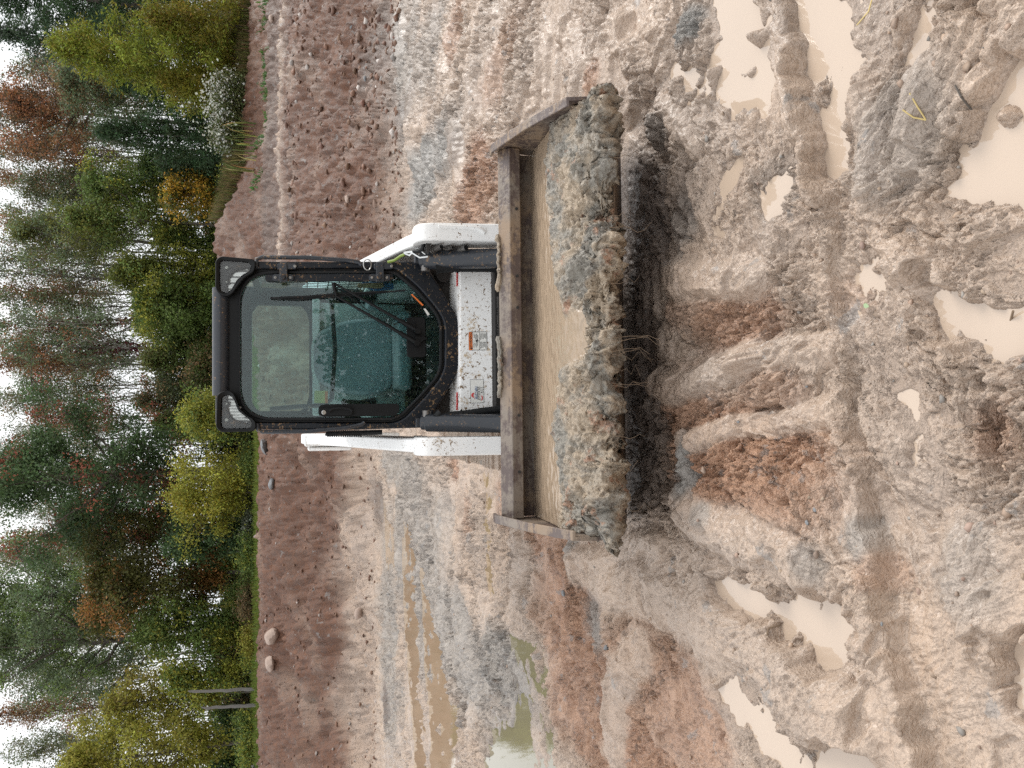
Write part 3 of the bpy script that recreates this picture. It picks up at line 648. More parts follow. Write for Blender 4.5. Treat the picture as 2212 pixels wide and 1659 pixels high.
mb.tube(DL([(1455, 590), (1470, 560), (1520, 560), (1540, 600)], -.02), .003, 6); mb.tube(DL([(1380, 610), (1430, 580), (1460, 590)], -.02), .003, 6)
wp = mb.build('wiper', M['plastic'], DO, .002)
mb = MB(); mb.prism(DL(round_poly([(484, 405), (700, 405), (1000, 382), (1250, 366), (1470, 350), (1470, 360), (1250, 380), (1000, 404), (700, 426), (490, 420)], 3), .010), BACK * .014)
mb.tube(DL([(560, 408), (760, 400), (960, 382), (1180, 372), (1330, 364)], -.002), .006, 6)
mb.build('wiper_blade', M['rubber'], DO)
for X, Y in ((270, 300), (275, 1208)):
    c = D(X - 8, Y, -.004); MB().cyl(c, c + BACK * .01, .007, 10).build('frame_bolt', M['steel'], frame)

# ---- grab rails on the pillars
for pts in ([(385, 185), (390, 128), (430, 116), (760, 118), (1040, 138), (1130, 152), (1150, 175)], [(392, 1325), (400, 1370), (430, 1384), (760, 1380), (1040, 1350), (1150, 1330), (1172, 1312)]):
    MB().tube(DL(pts, -.012), .0125, 10).build('grab_rail', M['black_bar'], frame)
c = D(1190, 173, -.05)
MB().tube([c + Vector((math.cos(a) * .032, -.01 + .006 * math.sin(2 * a), math.sin(a) * .022)) for a in np.linspace(0, math.tau, 22)], .0035, 6).build('key_ring', M['steel'], frame)
# ---- top bar of the cab front and the two lamp pods
mb = MB(); A = D(130, 340, .03); B = D(130, 1120, .03); mb.tube([A, B], .047, 18); mb.build('top_bar', M['black_bar'], frame)
PODS = ([(88, 135), (125, 106), (365, 128), (384, 150), (372, 218), (300, 262), (252, 322), (205, 388), (165, 400), (102, 372), (88, 340)],
        [(120, 155), (140, 138), (330, 152), (346, 170), (340, 216), (286, 246), (246, 282), (212, 342), (180, 375), (140, 368), (122, 342)])
PODL = ([(92, 1345), (115, 1378), (150, 1386), (370, 1378), (386, 1345), (375, 1298), (312, 1262), (262, 1212), (226, 1112), (202, 1086), (150, 1084), (100, 1110)],
        [(130, 1340), (148, 1358), (338, 1356), (352, 1338), (348, 1302), (302, 1266), (256, 1228), (226, 1152), (206, 1120), (160, 1117), (134, 1136)])
for body, lens in (PODS, PODL):
    c2 = (sum(p[0] for p in lens) / len(lens), sum(p[1] for p in lens) / len(lens))
    bo = round_poly(body, 22, 4); le = round_poly(lens, 14, 4)
    c2 = (195, 225) if body is PODS[0] else (205, 1262)
    c2 = (180, 215) if body is PODS[0] else (190, 1275)
    A = by_angle(bo, c2, 80); B = by_angle(le, c2, 80)
    pod = MB().ring(DL(A, -.045), DL(B, -.036), BACK * .13)
    hl = pod.build('headlight', M['plastic'], frame, .008, seg=3)
    k = 1 if body is PODS[0] else -1
    refl = MB().prism(DL(B, .018), BACK * .03).build('lamp_reflector', M['lens'], hl, .003)
    for q, r in (((172, 196 if k > 0 else 1296), .030), ((172, 300 if k > 0 else 1180), .017)):   # round bowls with a bulb each
        c = D(q[0], q[1], .016); mb = MB(); n = 24; prof = [(r, -.004), (r * 1.06, .0), (r * .8, .006), (r * .35, .012)]
        for (ra, da), (rb, db) in zip(prof[:-1], prof[1:]):
            vs = [c + Vector((math.cos(t) * ra, da - .012, math.sin(t) * ra)) for t in np.arange(n) * math.tau / n] + [c + Vector((math.cos(t) * rb, db - .012, math.sin(t) * rb)) for t in np.arange(n) * math.tau / n]
            mb.add(vs, [(i, (i + 1) % n, n + (i + 1) % n, n + i) for i in range(n)])
        mb.cyl(c + Vector((0, -.022, 0)), c + Vector((0, .0, 0)), r * .28, 14); mb.build('lamp_bowl', M['chrome'], hl, 0)
    mb = MB()
    for i in range(9):
        X = 232 + i * 11; Y0, Y1 = (150, 205) if k > 0 else (1345, 1295); mb.tube([D(X, Y0, .012), D(X, Y1, .012)], .0016, 6)
    mb.build('lens_rib', M['lens'], hl)
    MB().prism(DL(B, -.024), BACK * .004).build('headlight_lens', M['clear'], hl, smooth=0)

# ---- seat and controls seen through the glass
seat = MB()
bp = round_poly([(cx - .25, .98), (cx + .25, .98), (cx + .27, 1.25), (cx + .17, 1.52), (cx - .17, 1.52), (cx - .27, 1.25)], .12, 6)
seat.prism([(a, .80 + (b - 1) * .22, b) for a, b in bp], (0, .12, .02))
seat.prism([(cx - .25, .30, .93), (cx + .25, .30, .93), (cx + .25, .30, 1.02), (cx - .25, .30, 1.02)], (0, .52, -.02))
st = seat.build('seat', M['seat'], loader, .035, seg=4)
for s in (-1, 1): MB().box((cx + s * .33, .55, 1.16), (.09, .36, .05)).build('armrest', M['seat'], st, .015)
for s in (-1, 1):
    mb = MB(); mb.tube([(cx + s * .33, .36, 1.16), (cx + s * .33, .33, 1.26), (cx + s * .325, .30, 1.36)], [.03, .02, .022], 12)
    for k in range(4): mb.cyl((cx + s * .33, .36 - k * .004, 1.16 + k * .018), (cx + s * .33, .36 - k * .004, 1.170 + k * .018), .044 - .005 * k, 14)
    mb.build('control_lever', M['rubber'], loader, .003)
mb = MB(); mb.tube([(cx - .36, .34, 1.78), (cx - .345, .36, 1.60), (cx - .34, .38, 1.46), (cx - .30, .34, 1.42), (cx, .33, 1.40), (cx + .30, .34, 1.42)], .014, 8); mb.tube([(cx + .30, .34, 1.42), (cx + .34, .38, 1.46), (cx + .345, .36, 1.52)], .014, 8)
mb.build('restraint_bar', M['black_bar'], loader)
for X in (420, 1122):
    MB().prism(DL(round_poly([(X, 306), (X + 185, 300), (X + 190, 330), (X + 150, 340), (X, 332)], 8), .06), BACK * .02).build('door_latch', M['tan'], DO, .004)
MB().prism(DL([(808, 1085), (905, 1085), (905, 1175), (806, 1175)], .30), BACK * .01).build('paper_sheet', M['paper'], loader)
MB().prism(DL([(884, 1090), (904, 1090), (904, 1176), (884, 1176)], .28), BACK * .004).build('paper_stripe', M['orange'], loader)
MB().prism(DL(round_poly([(1150, 296), (1380, 300), (1386, 342), (1240, 352), (1160, 310)], 12), .14), BACK * .05).build('blue_pouch', M['bluebag'], loader, .01)
MB().prism(DL([(1508, 386), (1516, 382), (1600, 462), (1590, 468)], .024), BACK * .003).build('pane_label', M['orange'], DO)
MB().prism(DL([(1600, 490), (1612, 486), (1645, 530), (1630, 540)], .024), BACK * .003).build('pane_label', M['labelwhite'], DO)

# ---- front body under the door, white panel with labels
MB().box((cx, .55, .55), (.86, .86, .50)).build('cab_floor', M['dark_steel'], loader, .01)
PX0, PX1 = 1822, 2330
mb = MB(); top = DL([(1862, 205), (1862, 1248)], -.02); bot = DL([(PX1, 190), (PX1, 1262)], -.06); lip = [p + Vector((0, .17, .045)) for p in top]
poly = [top[0], top[1], bot[1], bot[0]]
mb.prism(poly, (0, .03, 0)); mb.prism([top[0] + Vector((0, .002, .0)), top[1] + Vector((0, .002, 0)), lip[1], lip[0]], (0, .01, -.03))
panel = mb.build('front_panel', M['white_dirty'], loader, .010, seg=3)
def panel_pt(X, Y, off=0.0):
    t = (X - 1862) / (PX1 - 1862); return D(X, Y, -.02 - .04 * t - .0015 - off)
def plate(pts, mat, name, off=0.0, par=None): return MB().prism([panel_pt(a, b, off) for a, b in pts], (0, .004, 0)).build(name, mat, par or panel, smooth=0)
def line(mb, a, b, w, off):
    A, B = Vector(a), Vector(b); n = (B - A).normalized(); n = Vector((-n.y, n.x)) * w / 2
    mb.prism([panel_pt(*(A + n), off), panel_pt(*(B + n), off), panel_pt(*(B - n), off), panel_pt(*(A - n), off)], (0, .002, 0))
def text(body, X, Y, hgt, mat, name, par, squeeze=1.0, shear=0.0, off=.004):
    cu = bpy.data.curves.new(name, 'FONT'); cu.body = body; cu.size = 1; cu.extrude = 0; cu.offset = .012; cu.shear = shear; cu.align_x = 'CENTER'; cu.align_y = 'CENTER'
    to = bpy.data.objects.new(name, cu); COL.objects.link(to); dg = bpy.context.evaluated_depsgraph_get()
    me = bpy.data.meshes.new_from_object(to.evaluated_get(dg)); bpy.data.objects.remove(to)
    c = panel_pt(X, Y, off); e = panel_pt(X, Y - 50, off) - c; rt = e.normalized(); dn = (panel_pt(X + 50, Y, off) - c).normalized(); S = hgt * .5425 / 3100 * 4.75 * 1.38
    for v in me.vertices: v.co = c + rt * (v.co.x * S * squeeze) - dn * (v.co.y * S)
    me.materials.clear(); me.materials.append(mat); return link(bpy.data.objects.new(name, me), par)
# orange and white warning label
wl = plate(round_poly([(1926, 657), (2060, 655), (2062, 790), (1928, 792)], 10), M['ink'], 'warning_label')
plate(round_poly([(1928, 660), (1953, 660), (1955, 790), (1930, 790)], 6), M['orange'], 'label_header', .0015, wl)
plate([(1956, 661), (2056, 659), (2058, 786), (1957, 788)], M['labelwhite'], 'label_panel', .0015, wl)
text('WARNING', 1942, 716, 17, M['ink'], 'warning_text', wl, .92, off=.0032)
mb = MB(); mb.prism([panel_pt(a, b, .0032) for a, b in ((1934, 776), (1951, 767), (1951, 785))], (0, .001, 0))
line(mb, (2004, 662), (2005, 786), 2.0, .003); line(mb, (1958, 724), (2004, 724), 1.6, .003)
for k in range(5):
    line(mb, (2014 + k * 9, 730), (2014 + k * 9, 780 - (k * 37) % 16), 2.6, .003); line(mb, (2014 + k * 9, 668), (2014 + k * 9, 714 - (k * 23) % 14), 2.6, .003)
for k in range(4): line(mb, (1964 + k * 9, 670 + (k % 2) * 8), (1966 + k * 9, 700 + (k * 13) % 16), 3.0, .003); line(mb, (1964 + k * 9, 735), (1964 + k * 9, 772 - (k * 11) % 20), 2.4, .003)
mb.prism([panel_pt(a, b, .003) for a, b in ((1978, 720), (1990, 706), (1996, 722), (1986, 738))], (0, .001, 0))
mb.build('label_print', M['ink'], wl)
# joystick label: frame, red swooshes, two lines of lettering
jl = plate([(1936, 1004), (2034, 1002), (2040, 1172), (1942, 1176)], M['ink'], 'joystick_label')
plate([(1938.5, 1006.5), (2031.5, 1004.5), (2037.5, 1169.5), (1944.5, 1173.5)], M['labelwhite'], 'label_panel', .0015, jl)
text('SELECTABLE', 1982, 1100, 17, M['blue_ink'], 'label_text', jl, .70, .15, .0032); text('JOYSTICKS', 2002, 1104, 21, M['ink'], 'label_text', jl, .68, .15, .0032); text('R C S', 2023, 1080, 13, M['ink'], 'label_text', jl, 1.0, 0, .0032)
for sw in (((1966, 1098), (1952, 1102), (1945, 1114), (1948, 1128), (1958, 1132), (1973, 1146), (1964, 1128), (1960, 1116), (1967, 1106)), ((2018, 1116), (2027, 1124), (2031, 1138), (2026, 1152), (2014, 1156), (2020, 1146), (2022, 1136))):
    MB().prism([panel_pt(a, b, .0036) for a, b in sw], (0, .001, 0)).build('label_swoosh', M['red_ink'], jl)
for Y0, Y1 in ((180, 322), (1095, 1225)):                     # red caution strip on the upper ledge
    c = [panel_pt(1862, Y0), panel_pt(1862, Y1)]; mb = MB(); u = Vector((0, .17, .045))
    mb.prism([c[0] + u * .12 + Vector((0, 0, .004)), c[1] + u * .12 + Vector((0, 0, .004)), c[1] + u * .20 + Vector((0, 0, .004)), c[0] + u * .20 + Vector((0, 0, .004))], (0, 0, .001)); mb.build('caution_strip', M['red_ink'], panel)
mb = MB()                                                     # perforated lip under the panel
a, b = D(2135, 400, -.10), D(2142, 1130, -.10); mb.prism([a, b, b + Vector((0, .0, -.10)), a + Vector((0, 0, -.10))], (0, .012, 0)); mb.build('grille', M['worn_steel'], loader)
mb = MB()
for Y in [470 + 60 * k for k in range(11)]:
    p = D(2152, Y, -.104); MB().box(p, (.030, .006, .008)).build('grille_slot', M['plastic'], loader)
for Y in [490, 510, 530, 610, 630, 650, 670, 690, 810, 830, 850, 870, 890, 910]:
    p = D(2137, Y, -.094); MB().box(p, (.010, .010, .016)).build('grille_tooth', M['plastic'], loader)
mb = MB()
c = D(1745, 246, .05); mb.cyl(c, c + BACK * .05, .043, 20); mb.box(D(1800, 750, .12), (.9, .02, .3)); mb.build('chassis', M['dark_steel'], loader, .004)

# ---- lift arms
def side(x0, w, P): return [(x0, a, b) for a, b in P], (w, 0, 0)
BOOM = [(2.15, 1.56), (2.15, 1.36), (1.2, 1.12), (.18, .82), (-.05, .80), (-.14, .86), (-.10, .955), (.04, 1.005), (1.2, 1.33), (1.9, 1.585), (2.06, 1.60)]
LEG = [(-.20, .985), (-.26, .955), (-.285, .90), (-.34, .50), (-.36, .38), (-.20, .34), (-.16, .48), (-.10, .76), (-.02, .84), (-.02, .94), (-.10, .985)]
for s, x0 in ((-1, -.650), (1, .545)):
    mb = MB(); mb.prism(*side(x0 + .012, .082, BOOM)); arm = mb.build('lift_arm', M['white'], loader, .014, seg=3)
    lp = round_poly([(a, b) for a, b in LEG], .03, 4); mb = MB(); mb.prism(*side(x0 + .001, .102, lp)); mb.build('arm_leg', M['white'], arm, .012, seg=3)
    mb = MB(); xi = x0 + (.094 if s < 0 else -.0); mb.box((xi + (.006 if s < 0 else -.002), .05, .92), (.012, .22, .05)); mb.build('tube_clamp', M['chrome'], arm, .003)
    mb = MB(); mb.box((x0 + .045, 1.95, 1.20), (.10, .24, .75)); mb.box((x0 + .045 + s * .07, 1.98, 1.38), (.03, .30, .34)); mb.build('arm_support', M['white'], loader, .02)
# raised rib and rust hole on the right leg
mb = MB(); mb.tube([(.655 - .03, -.292, .86), (.655 - .034, -.318, .66), (.655 - .045, -.326, .625), (.655 - .062, -.326, .605)], [.012, .013, .013, .009], 10); mb.build('arm_rib', M['white'], loader)
# ---- tilt cylinders and hoses
for (a, b, r) in (((1612, 132), (2420, 120), .056), ((1622, 1316), (2420, 1326), .052)):
    mb = MB(); A, B = D(*a, -.10), D(*b, -.34); mb.cyl(A, B, r, 28); up = (A - B).normalized(); mb.cyl(A - up * .002, A + up * .03, r * .8, 20); mb.box(A + up * .035, (.05, .05, .06))
    tc_ = mb.build('tilt_cylinder', M['black_bar'], loader, .005)
    mb = MB(); mb.cyl(A + Vector((-.07, .0, .0)) * (1 if a[1] < 700 else -1), A + Vector((.03, 0, 0)), .026, 16); mb.build('pivot_pin', M['worn_steel'], tc_, .003)
for pts, r in (([(1690, 200), (1720, 192), (1800, 186), (2000, 186), (2200, 190), (2400, 190)], .030), ([(1722, 1245), (1700, 1262), (1720, 1285), (1800, 1268), (1900, 1258), (2050, 1236), (2180, 1222), (2400, 1200)], .026), ([(1700, 1270), (1740, 1284), (1850, 1276), (2050, 1262), (2200, 1256), (2400, 1250)], .022)):
    hs_ = MB().tube(DL(pts, -.14), r, 14).build('hydraulic_hose', M['rubber'], loader)
mb = MB()
for X, Y, r in ((1848, 187, .034), (1874, 1266, .034)):
    c = D(X, Y, -.14); mb.tube([c + Vector((math.cos(t) * r, math.sin(t) * r, 0)) for t in np.linspace(0, math.tau, 16)], .004, 6); mb.build('cable_tie', M['plastic'], loader); mb = MB()
# ---- hydraulic quick couplers on the right arm
def E(x, y, off):                                             # close-up of the coupler block
    return D((1350 + x * .316456 - 800) / .542495, (850 + y * .316456 - 950) / .542495, off)
mb = MB(); mb.prism([E(1040, 240, -.22), E(1120, 250, -.22), E(1115, 335, -.22), E(1090, 350, -.22), E(1075, 470, -.22), E(1035, 445, -.22)], (0, .03, 0)); mb.prism([E(1090, 370, -.14), E(1500, 470, -.14), E(1330, 530, -.14), E(1080, 470, -.14)], (0, .06, 0))
blk = mb.build('coupler_block', M['dark_steel'], loader, .004)
for (x0, y0), (x1, y1), r in (((1110, 425), (1225, 385), .0135), ((1290, 415), (1365, 390), .0095), ((1390, 455), (1530, 395), .0165)):
    A, B = E(x0, y0, -.16), E(x1, y1, -.25); dv = B - A; mb = MB(); mb.cyl(A, A + dv * .35, r * 1.55, 20); mb.cyl(A + dv * .1, A + dv * .22, r * 1.9, 20); mb.cyl(A + dv * .35, B, r, 20)
    for k in range(3): mb.cyl(A + dv * (.42 + k * .13), A + dv * (.47 + k * .13), r * 1.22, 20)
    cp = mb.build('coupler', M['worn_steel'], blk, .0015); MB().cyl(B, B + dv.normalized() * .004, r * .86, 18).build('coupler_tip', M['plastic'], blk)
A = E(1075, 285, -.24); B = E(1150, 265, -.29); mb = MB(); mb.cyl(A, A + (B - A) * .6, .016, 16); mb.cyl(A + (B - A) * .6, B, .010, 12); mb.tube([B, E(1170, 262, -.28), E(1220, 270, -.27), E(1180, 275, -.27), B], .003, 6); mb.build('electric_plug', M['worn_steel'], blk, .002)
mb = MB(); mb.tube([E(1035, 330, -.2), E(1005, 345, -.19), E(990, 420, -.18), E(940, 440, -.17), E(880, 440, -.14)], .011, 10); mb.build('coupler_hose', M['rubber'], blk)
mb = MB(); mb.tube([E(760, 462, -.12), E(850, 450, -.13), E(960, 520, -.15), E(1060, 505, -.16)], .008, 10); mb.tube([E(770, 470, -.12), E(830, 495, -.13), E(930, 400, -.14), E(1030, 480, -.15)], .007, 10); mb.build('steel_line', M['chrome'], blk)
MB().tube([E(560, 575, -.04), E(640, 555, -.06), E(720, 500, -.09), E(770, 480, -.11)], .008, 10).build('marked_hose', M['greenhose'], blk)
mb = MB(); mb.tube(DL([(890, 1392), (905, 1398), (1000, 1395), (1160, 1390), (1300, 1386)], .10), .016, 10)
for k in range(16): c = D(905 + k * 16, 1396, .10); mb.box(c, (.040, .03, .006))
mb.build('arm_hose', M['rubber'], loader)

# ---- rear body and tracks
mb = MB(); mb.box((0, 1.62, .92), (.98, 1.0, 1.0)); mb.box((0, 1.62, 1.44), (.86, .9, .06)); mb.build('engine_hood', M['white'], loader, .05, seg=3)
mb = MB(); mb.box((0, 1.0, .36), (.9, 2.2, .30)); mb.build('belly_frame', M['dark_steel'], loader, .02)
for s in (-1, 1):
    prof = round_poly([(-.22, .02), (1.62, -.02), (1.95, .16), (1.90, .42), (1.70, .50), (.2, .47), (-.30, .43), (-.42, .22)], .12, 5)
    mb = MB(); mb.prism([(s * .50, a, b) for a, b in prof], (s * .25, 0, 0))
    n = len(prof)
    for k in range(34):                                      # lugs caked with mud
        t = k / 34 * n; i = int(t); f = t - i; p = Vector(prof[i % n]) * (1 - f) + Vector(prof[(i + 1) % n]) * f
        mb.box((s * .627, p.x, p.y), (.262, .05, .036))
    mb.build('rubber_track', M['mud'], loader, .012)

# ---- bucket
HW, XC = .945, -.012
bucket = MB()
def strip(P, th, name_mb, x0=XC - HW + .012, x1=XC + HW - .012):
    """plate of thickness th along a bent profile (ly, z)"""
    P = [Vector(p) for p in P]; n = len(P); off = []
    for i in range(n):
        t = (P[min(i + 1, n - 1)] - P[max(i - 1, 0)]).normalized(); off.append(P[i] + Vector((-t.y, t.x)) * th)
    vs = []; fs = []
    for i in range(n): vs += [(x0, *P[i]), (x1, *P[i]), (x1, *off[i]), (x0, *off[i])]
    for i in range(n - 1):
        a, b = i * 4, i * 4 + 4
        for j in range(4): fs.append((a + j, a + (j + 1) % 4, b + (j + 1) % 4, b + j))
    fs += [(0, 1, 2, 3), ((n - 1) * 4 + 3, (n - 1) * 4 + 2, (n - 1) * 4 + 1, (n - 1) * 4)]
    name_mb.add(vs, fs)
strip([(-.735, .585), (-.70, .50), (-.70, .42), (-.71, .30), (-.745, .16), (-.82, .07), (-.92, .055), (-1.02, .09), (-1.36, .262), (-1.42, .292)], .014, bucket)
bk = bucket.build('bucket', M['bucket'], loader, .003)
TB, TF, TBOT = (-.735, .632), (-.805, .587), (-.800, .530)
mb = MB(); mb.prism([(XC - HW + .012, *p) for p in (TB, TF, TBOT, (-.775, .525), (-.775, .57), (-.72, .605))], (2 * HW - .024, 0, 0)); mb.build('top_rail', M['bucket'], bk, .006, seg=2)
for s in (-1, 1):
    sp_ = [(-.715, .645), (-.76, .655), (-1.10, .585), (-1.42, .480), (-1.445, .40), (-1.445, .320), (-1.40, .265), (-1.3, .205), (-1.02, .078), (-.92, .043), (-.81, .058), (-.735, .15), (-.70, .32), (-.685, .45)]
    mb = MB(); x = XC + s * HW; mb.prism([(x - .009, a, b) for a, b in sp_], (.018, 0, 0))
    e = [(-.70, .645), (-.77, .652), (-1.10, .580), (-1.42, .474)]
    for p, q in zip(e[:-1], e[1:]): mb.prism([(x - (.034 if s > 0 else .010), p[0], p[1] + .004), (x + (.010 if s > 0 else .034), p[0], p[1] + .004), (x + (.010 if s > 0 else .034), q[0], q[1] + .004), (x - (.034 if s > 0 else .010), q[0], q[1] + .004)], (0, .006, .014))
    mb.build('side_plate', M['bucket'], bk, .004)
mb = MB(); strip([(-1.30, .252), (-1.435, .306)], .014, mb); mb.build('cutting_edge', M['dark_steel'], bk, .002)
mb = MB()
for x in (-.70, -.42, .12, .28, .62): MB().cyl((XC + x, -.8075, .552), (XC + x, -.799, .552), .0075, 12).build('bolt_hole', M['ink'], bk)
# mud dried onto the middle of the top rail
mb = MB()
for x0, x1 in ((-.33, -.02), (.21, .50)):
    n = 22
    ptsr = [Vector((XC + x0 + (x1 - x0) * i / n, -.735 - .018 * math.sin(math.pi * i / n) + .006 * random.uniform(-1, 1), .634 + .004 * random.uniform(-1, 1))) for i in range(n + 1)]
    MB().tube(ptsr, [.008 + .008 * random.random() for _ in ptsr], 7).build('dried_mud', M['load'], bk)
mb = MB(); mb.box((0, -.55, .36), (1.12, .05, .30)); mb.box((-.45, -.62, .38), (.05, .12, .26)); mb.box((.45, -.62, .38), (.05, .12, .26)); mb.box((0, -.40, .36), (1.1, .22, .06)); mb.build('attachment_plate', M['dark_steel'], loader, .006)

# ================================================================== MUD LOAD IN THE BUCKET
PROF = [(-.690, .445), (-.80, .452), (-.95, .456), (-1.06, .459), (-1.16, .464), (-1.27, .455), (-1.36, .436), (-1.44, .412), (-1.485, .394), (-1.512, .376), (-1.516, .352), (-1.502, .330), (-1.47, .316), (-1.43, .312)]
pl = np.array(PROF); dl = np.r_[0, np.cumsum(np.hypot(*np.diff(pl, axis=0).T))]
nt_, nx_ = 230, 400
tt = np.linspace(0, dl[-1], nt_); py = np.interp(tt, dl, pl[:, 0]); pz = np.interp(tt, dl, pl[:, 1])
ker = np.ones(15) / 15
def smooth_(a): return np.convolve(np.pad(a, 7, mode='edge'), ker, 'valid')
py, pz = smooth_(py), smooth_(pz)
ty, tz = np.gradient(py), np.gradient(pz); ln = np.hypot(ty, tz); ny, nz_ = -tz / ln * 1, ty / ln
if nz_[10] < 0: ny, nz_ = -ny, -nz_
xx = np.linspace(-1, 1, nx_)
XX, TT = np.meshgrid(xx, tt)
front = ss(.62, .78, TT)
wid = HW - .012 + .045 * ss(.74, .84, TT)
LX = XC + XX * wid
u, v_ = LX, TT
wu = u + pn(u * 6, v_ * 6, 201) * .03; wv = v_ + pn(u * 6, v_ * 6, 202) * .03
edge_t = .44 + .055 * pn(u * 2.3, v_ * 0 + 1.5, 203) + .03 * pn(u * 7, v_ * 5, 204) + .10 * np.exp(-((u - .02) / .20) ** 2) - .09 * np.exp(-((u - .62) / .25) ** 2) + .09 * np.exp(-((u + .30) / .10) ** 2)
mudm = ss(-.015, .035, TT - edge_t + pn(u * 20, v_ * 20, 205) * .012)
chan = np.exp(-((u + .12 - .2 * (TT - .5)) / .13) ** 2) * ss(.30, .40, TT) * (1 - ss(.70, .78, TT + .05 * pn(u * 9, v_ * 9, 230)))
mudm = mudm * (1 - .9 * ss(.3, .6, chan))
xa, ya = wu + .010 * pn(u * 30, v_ * 30, 233), wv + .010 * pn(u * 30, v_ * 30, 234)
big = ss(-.2, .5, pn(u * 4, v_ * 4, 235))
fine = .010 * fbm(wu * 26, wv * 26, 241, 3) + .004 * pn(wu * 110, wv * 110, 210)
torn = ss(.05, .45, fbm(u * 3.2, v_ * 3.2, 242, 3) + .25 * front)
def rdg(x, y, sd): return 1 - 2.2 * np.abs(pn(x, y, sd))
pat = ss(-.35, .45, fbm(u * 5.5, v_ * 5.5, 247, 2))
dsp = mudm * (.012 + .022 * fbm(u * 2.6, v_ * 3, 206, 3) + fine + torn * (.026 * rdg(xa * 6.5, ya * 8, 236) * pat + .017 * rdg(xa * 15, ya * 17, 237) * (.4 + .6 * pat) + .011 * rdg(xa * 34, ya * 36, 238) + .007 * rdg(xa * 70, ya * 70, 249) - .03) + (1 - torn) * (.008 * fbm(wu * 7, wv * 28, 243, 3) + .005 * rdg(xa * 40, ya * 40, 248) - .030 * np.clip(pn(u * 28, v_ * 28, 216) - .25, 0, 1)))
dsp += mudm * front * (.030 * np.clip(fbm(u * 4.2, v_ * 3, 211, 2), -.6, 1) + .020 * rdg(xa * 8, ya * 7, 239) + .014 * crumb(xa * 13, ya * 13, 240, .1))
dsp += (1 - mudm) * (.003 * pn(u * 16, v_ * 40, 213) + .004 * np.clip(fbm(u * 9, v_ * 12, 250, 3), -.1, 1)) - .10 * np.exp(-((TT - tt[-1]) / .04) ** 2) * 0
LY = py[:, None] + ny[:, None] * dsp; LZ = pz[:, None] + nz_[:, None] * dsp
low = ss(.80, .90, TT) * mudm
LZ = LZ - low * (.045 * np.clip(pn(u * 9, v_ * 3, 244) - .05, 0, 1) + .035 * np.clip(pn(u * 23, v_ * 4, 245) - .1, 0, 1) + .02 * np.clip(pn(u * 55, v_ * 6, 246), 0, 1))
jag = ss(.66, .80, TT) * mudm
LY = LY - jag * (.030 * pn(u * 6, v_ * 2, 251) + .026 * pn(u * 14, v_ * 4, 252) + .018 * crumb(u * 18, v_ * 9, 253, .2) + .014 * pn(u * 38, v_ * 12, 254))
LX2 = LX + front * .02 * pn(v_ * 14 + 5, u * 14, 214)
# close underneath so the load has thickness
i, j = np.meshgrid(np.arange(nt_ - 1), np.arange(nx_ - 1), indexing='ij')
Q = np.stack([i * nx_ + j, i * nx_ + j + 1, (i + 1) * nx_ + j + 1, (i + 1) * nx_ + j], -1).reshape(-1, 4)[:, ::-1]
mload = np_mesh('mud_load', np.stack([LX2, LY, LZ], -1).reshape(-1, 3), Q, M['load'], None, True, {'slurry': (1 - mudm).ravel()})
sk = mload.modifiers.new('body', 'SOLIDIFY'); sk.thickness = .03; sk.offset = -1
mload.location = (MX, MY, 0); mload.rotation_euler = (0, 0, YAW)
tag(mload, 'heap of wet grey mud and brown slurry filling the bucket and hanging over its lip', 'mud')
for px, ln_, r0, br in ((487, .085, .0036, 0), (462, .03, .003, 0), (735, .12, .0034, 1), (765, .085, .0026, 1), (770, .08, .002, 0), (800, .05, .002, 0), (833, .085, .0025, 1), (941, .06, .003, 0), (1095, .07, .003, 0), (330, .06, .003, 0), (610, .05, .003, 0), (1010, .04, .003, 0)):
    lx = to_local(*at(1330, px, 3.02)[:2])[0]
    mb = MB(); p0 = Vector((lx, -1.56, .36)); pts = [p0 + Vector((random.uniform(-1, 1) * .006 * k, -.004 * k + random.uniform(-1, 1) * .003, -(ln_ * 1.7 + .03) * k / 6)) for k in range(7)]
    mb.tube(pts, [r0 * .50 * (1 - .11 * k) for k in range(7)], 6)
    if br: mb.tube([pts[3], pts[4] + Vector((.008, 0, 0)), pts[5] + Vector((.018, -.004, -.01))], r0 * .32, 5); mb.tube([pts[0] + Vector((.010, 0, 0)), pts[2] + Vector((.012, 0, 0)), pts[4] + Vector((.004, 0, 0))], r0 * .34, 5)
    mb.build('root', M['root'], mload)

# ================================================================== TREES, SHRUBS, GRASS, STONES
def tint_mix(base, n, var=.25, alt=None, altp=0.0, hue=.10):
    c = np.array(base)[None] * (1 + var * rng.standard_normal((n, 1)) * .8) * (1 + hue * rng.standard_normal((n, 3)))
    if alt is not None and altp > 0:
        k = rng.random(n) < altp; c[k] = np.array(alt)[None] * (1 + .25 * rng.standard_normal((k.sum(), 1)))
    return np.clip(c, .004, .8)
def leaf_quads(C, size, up=.35, asp=.62, dirs=None):
    n = len(C); N = rng.standard_normal((n, 3)); N[:, 2] += up * 2; N /= np.linalg.norm(N, axis=1)[:, None]
    T = rng.standard_normal((n, 3)) if dirs is None else dirs + .35 * rng.standard_normal((n, 3))
    T -= N * (T * N).sum(1)[:, None]; T /= np.linalg.norm(T, axis=1)[:, None] + 1e-9; B = np.cross(N, T)
    s = size * (0.6 + .8 * rng.random((n, 1))); T = T * s * .5; B = B * s * .5 * asp
    return np.stack([C - T, C + B * .9 - T * .1, C + T, C - B * .9 - T * .1], 1).reshape(-1, 3)
def quads_n(n): return np.arange(4 * n).reshape(-1, 4)
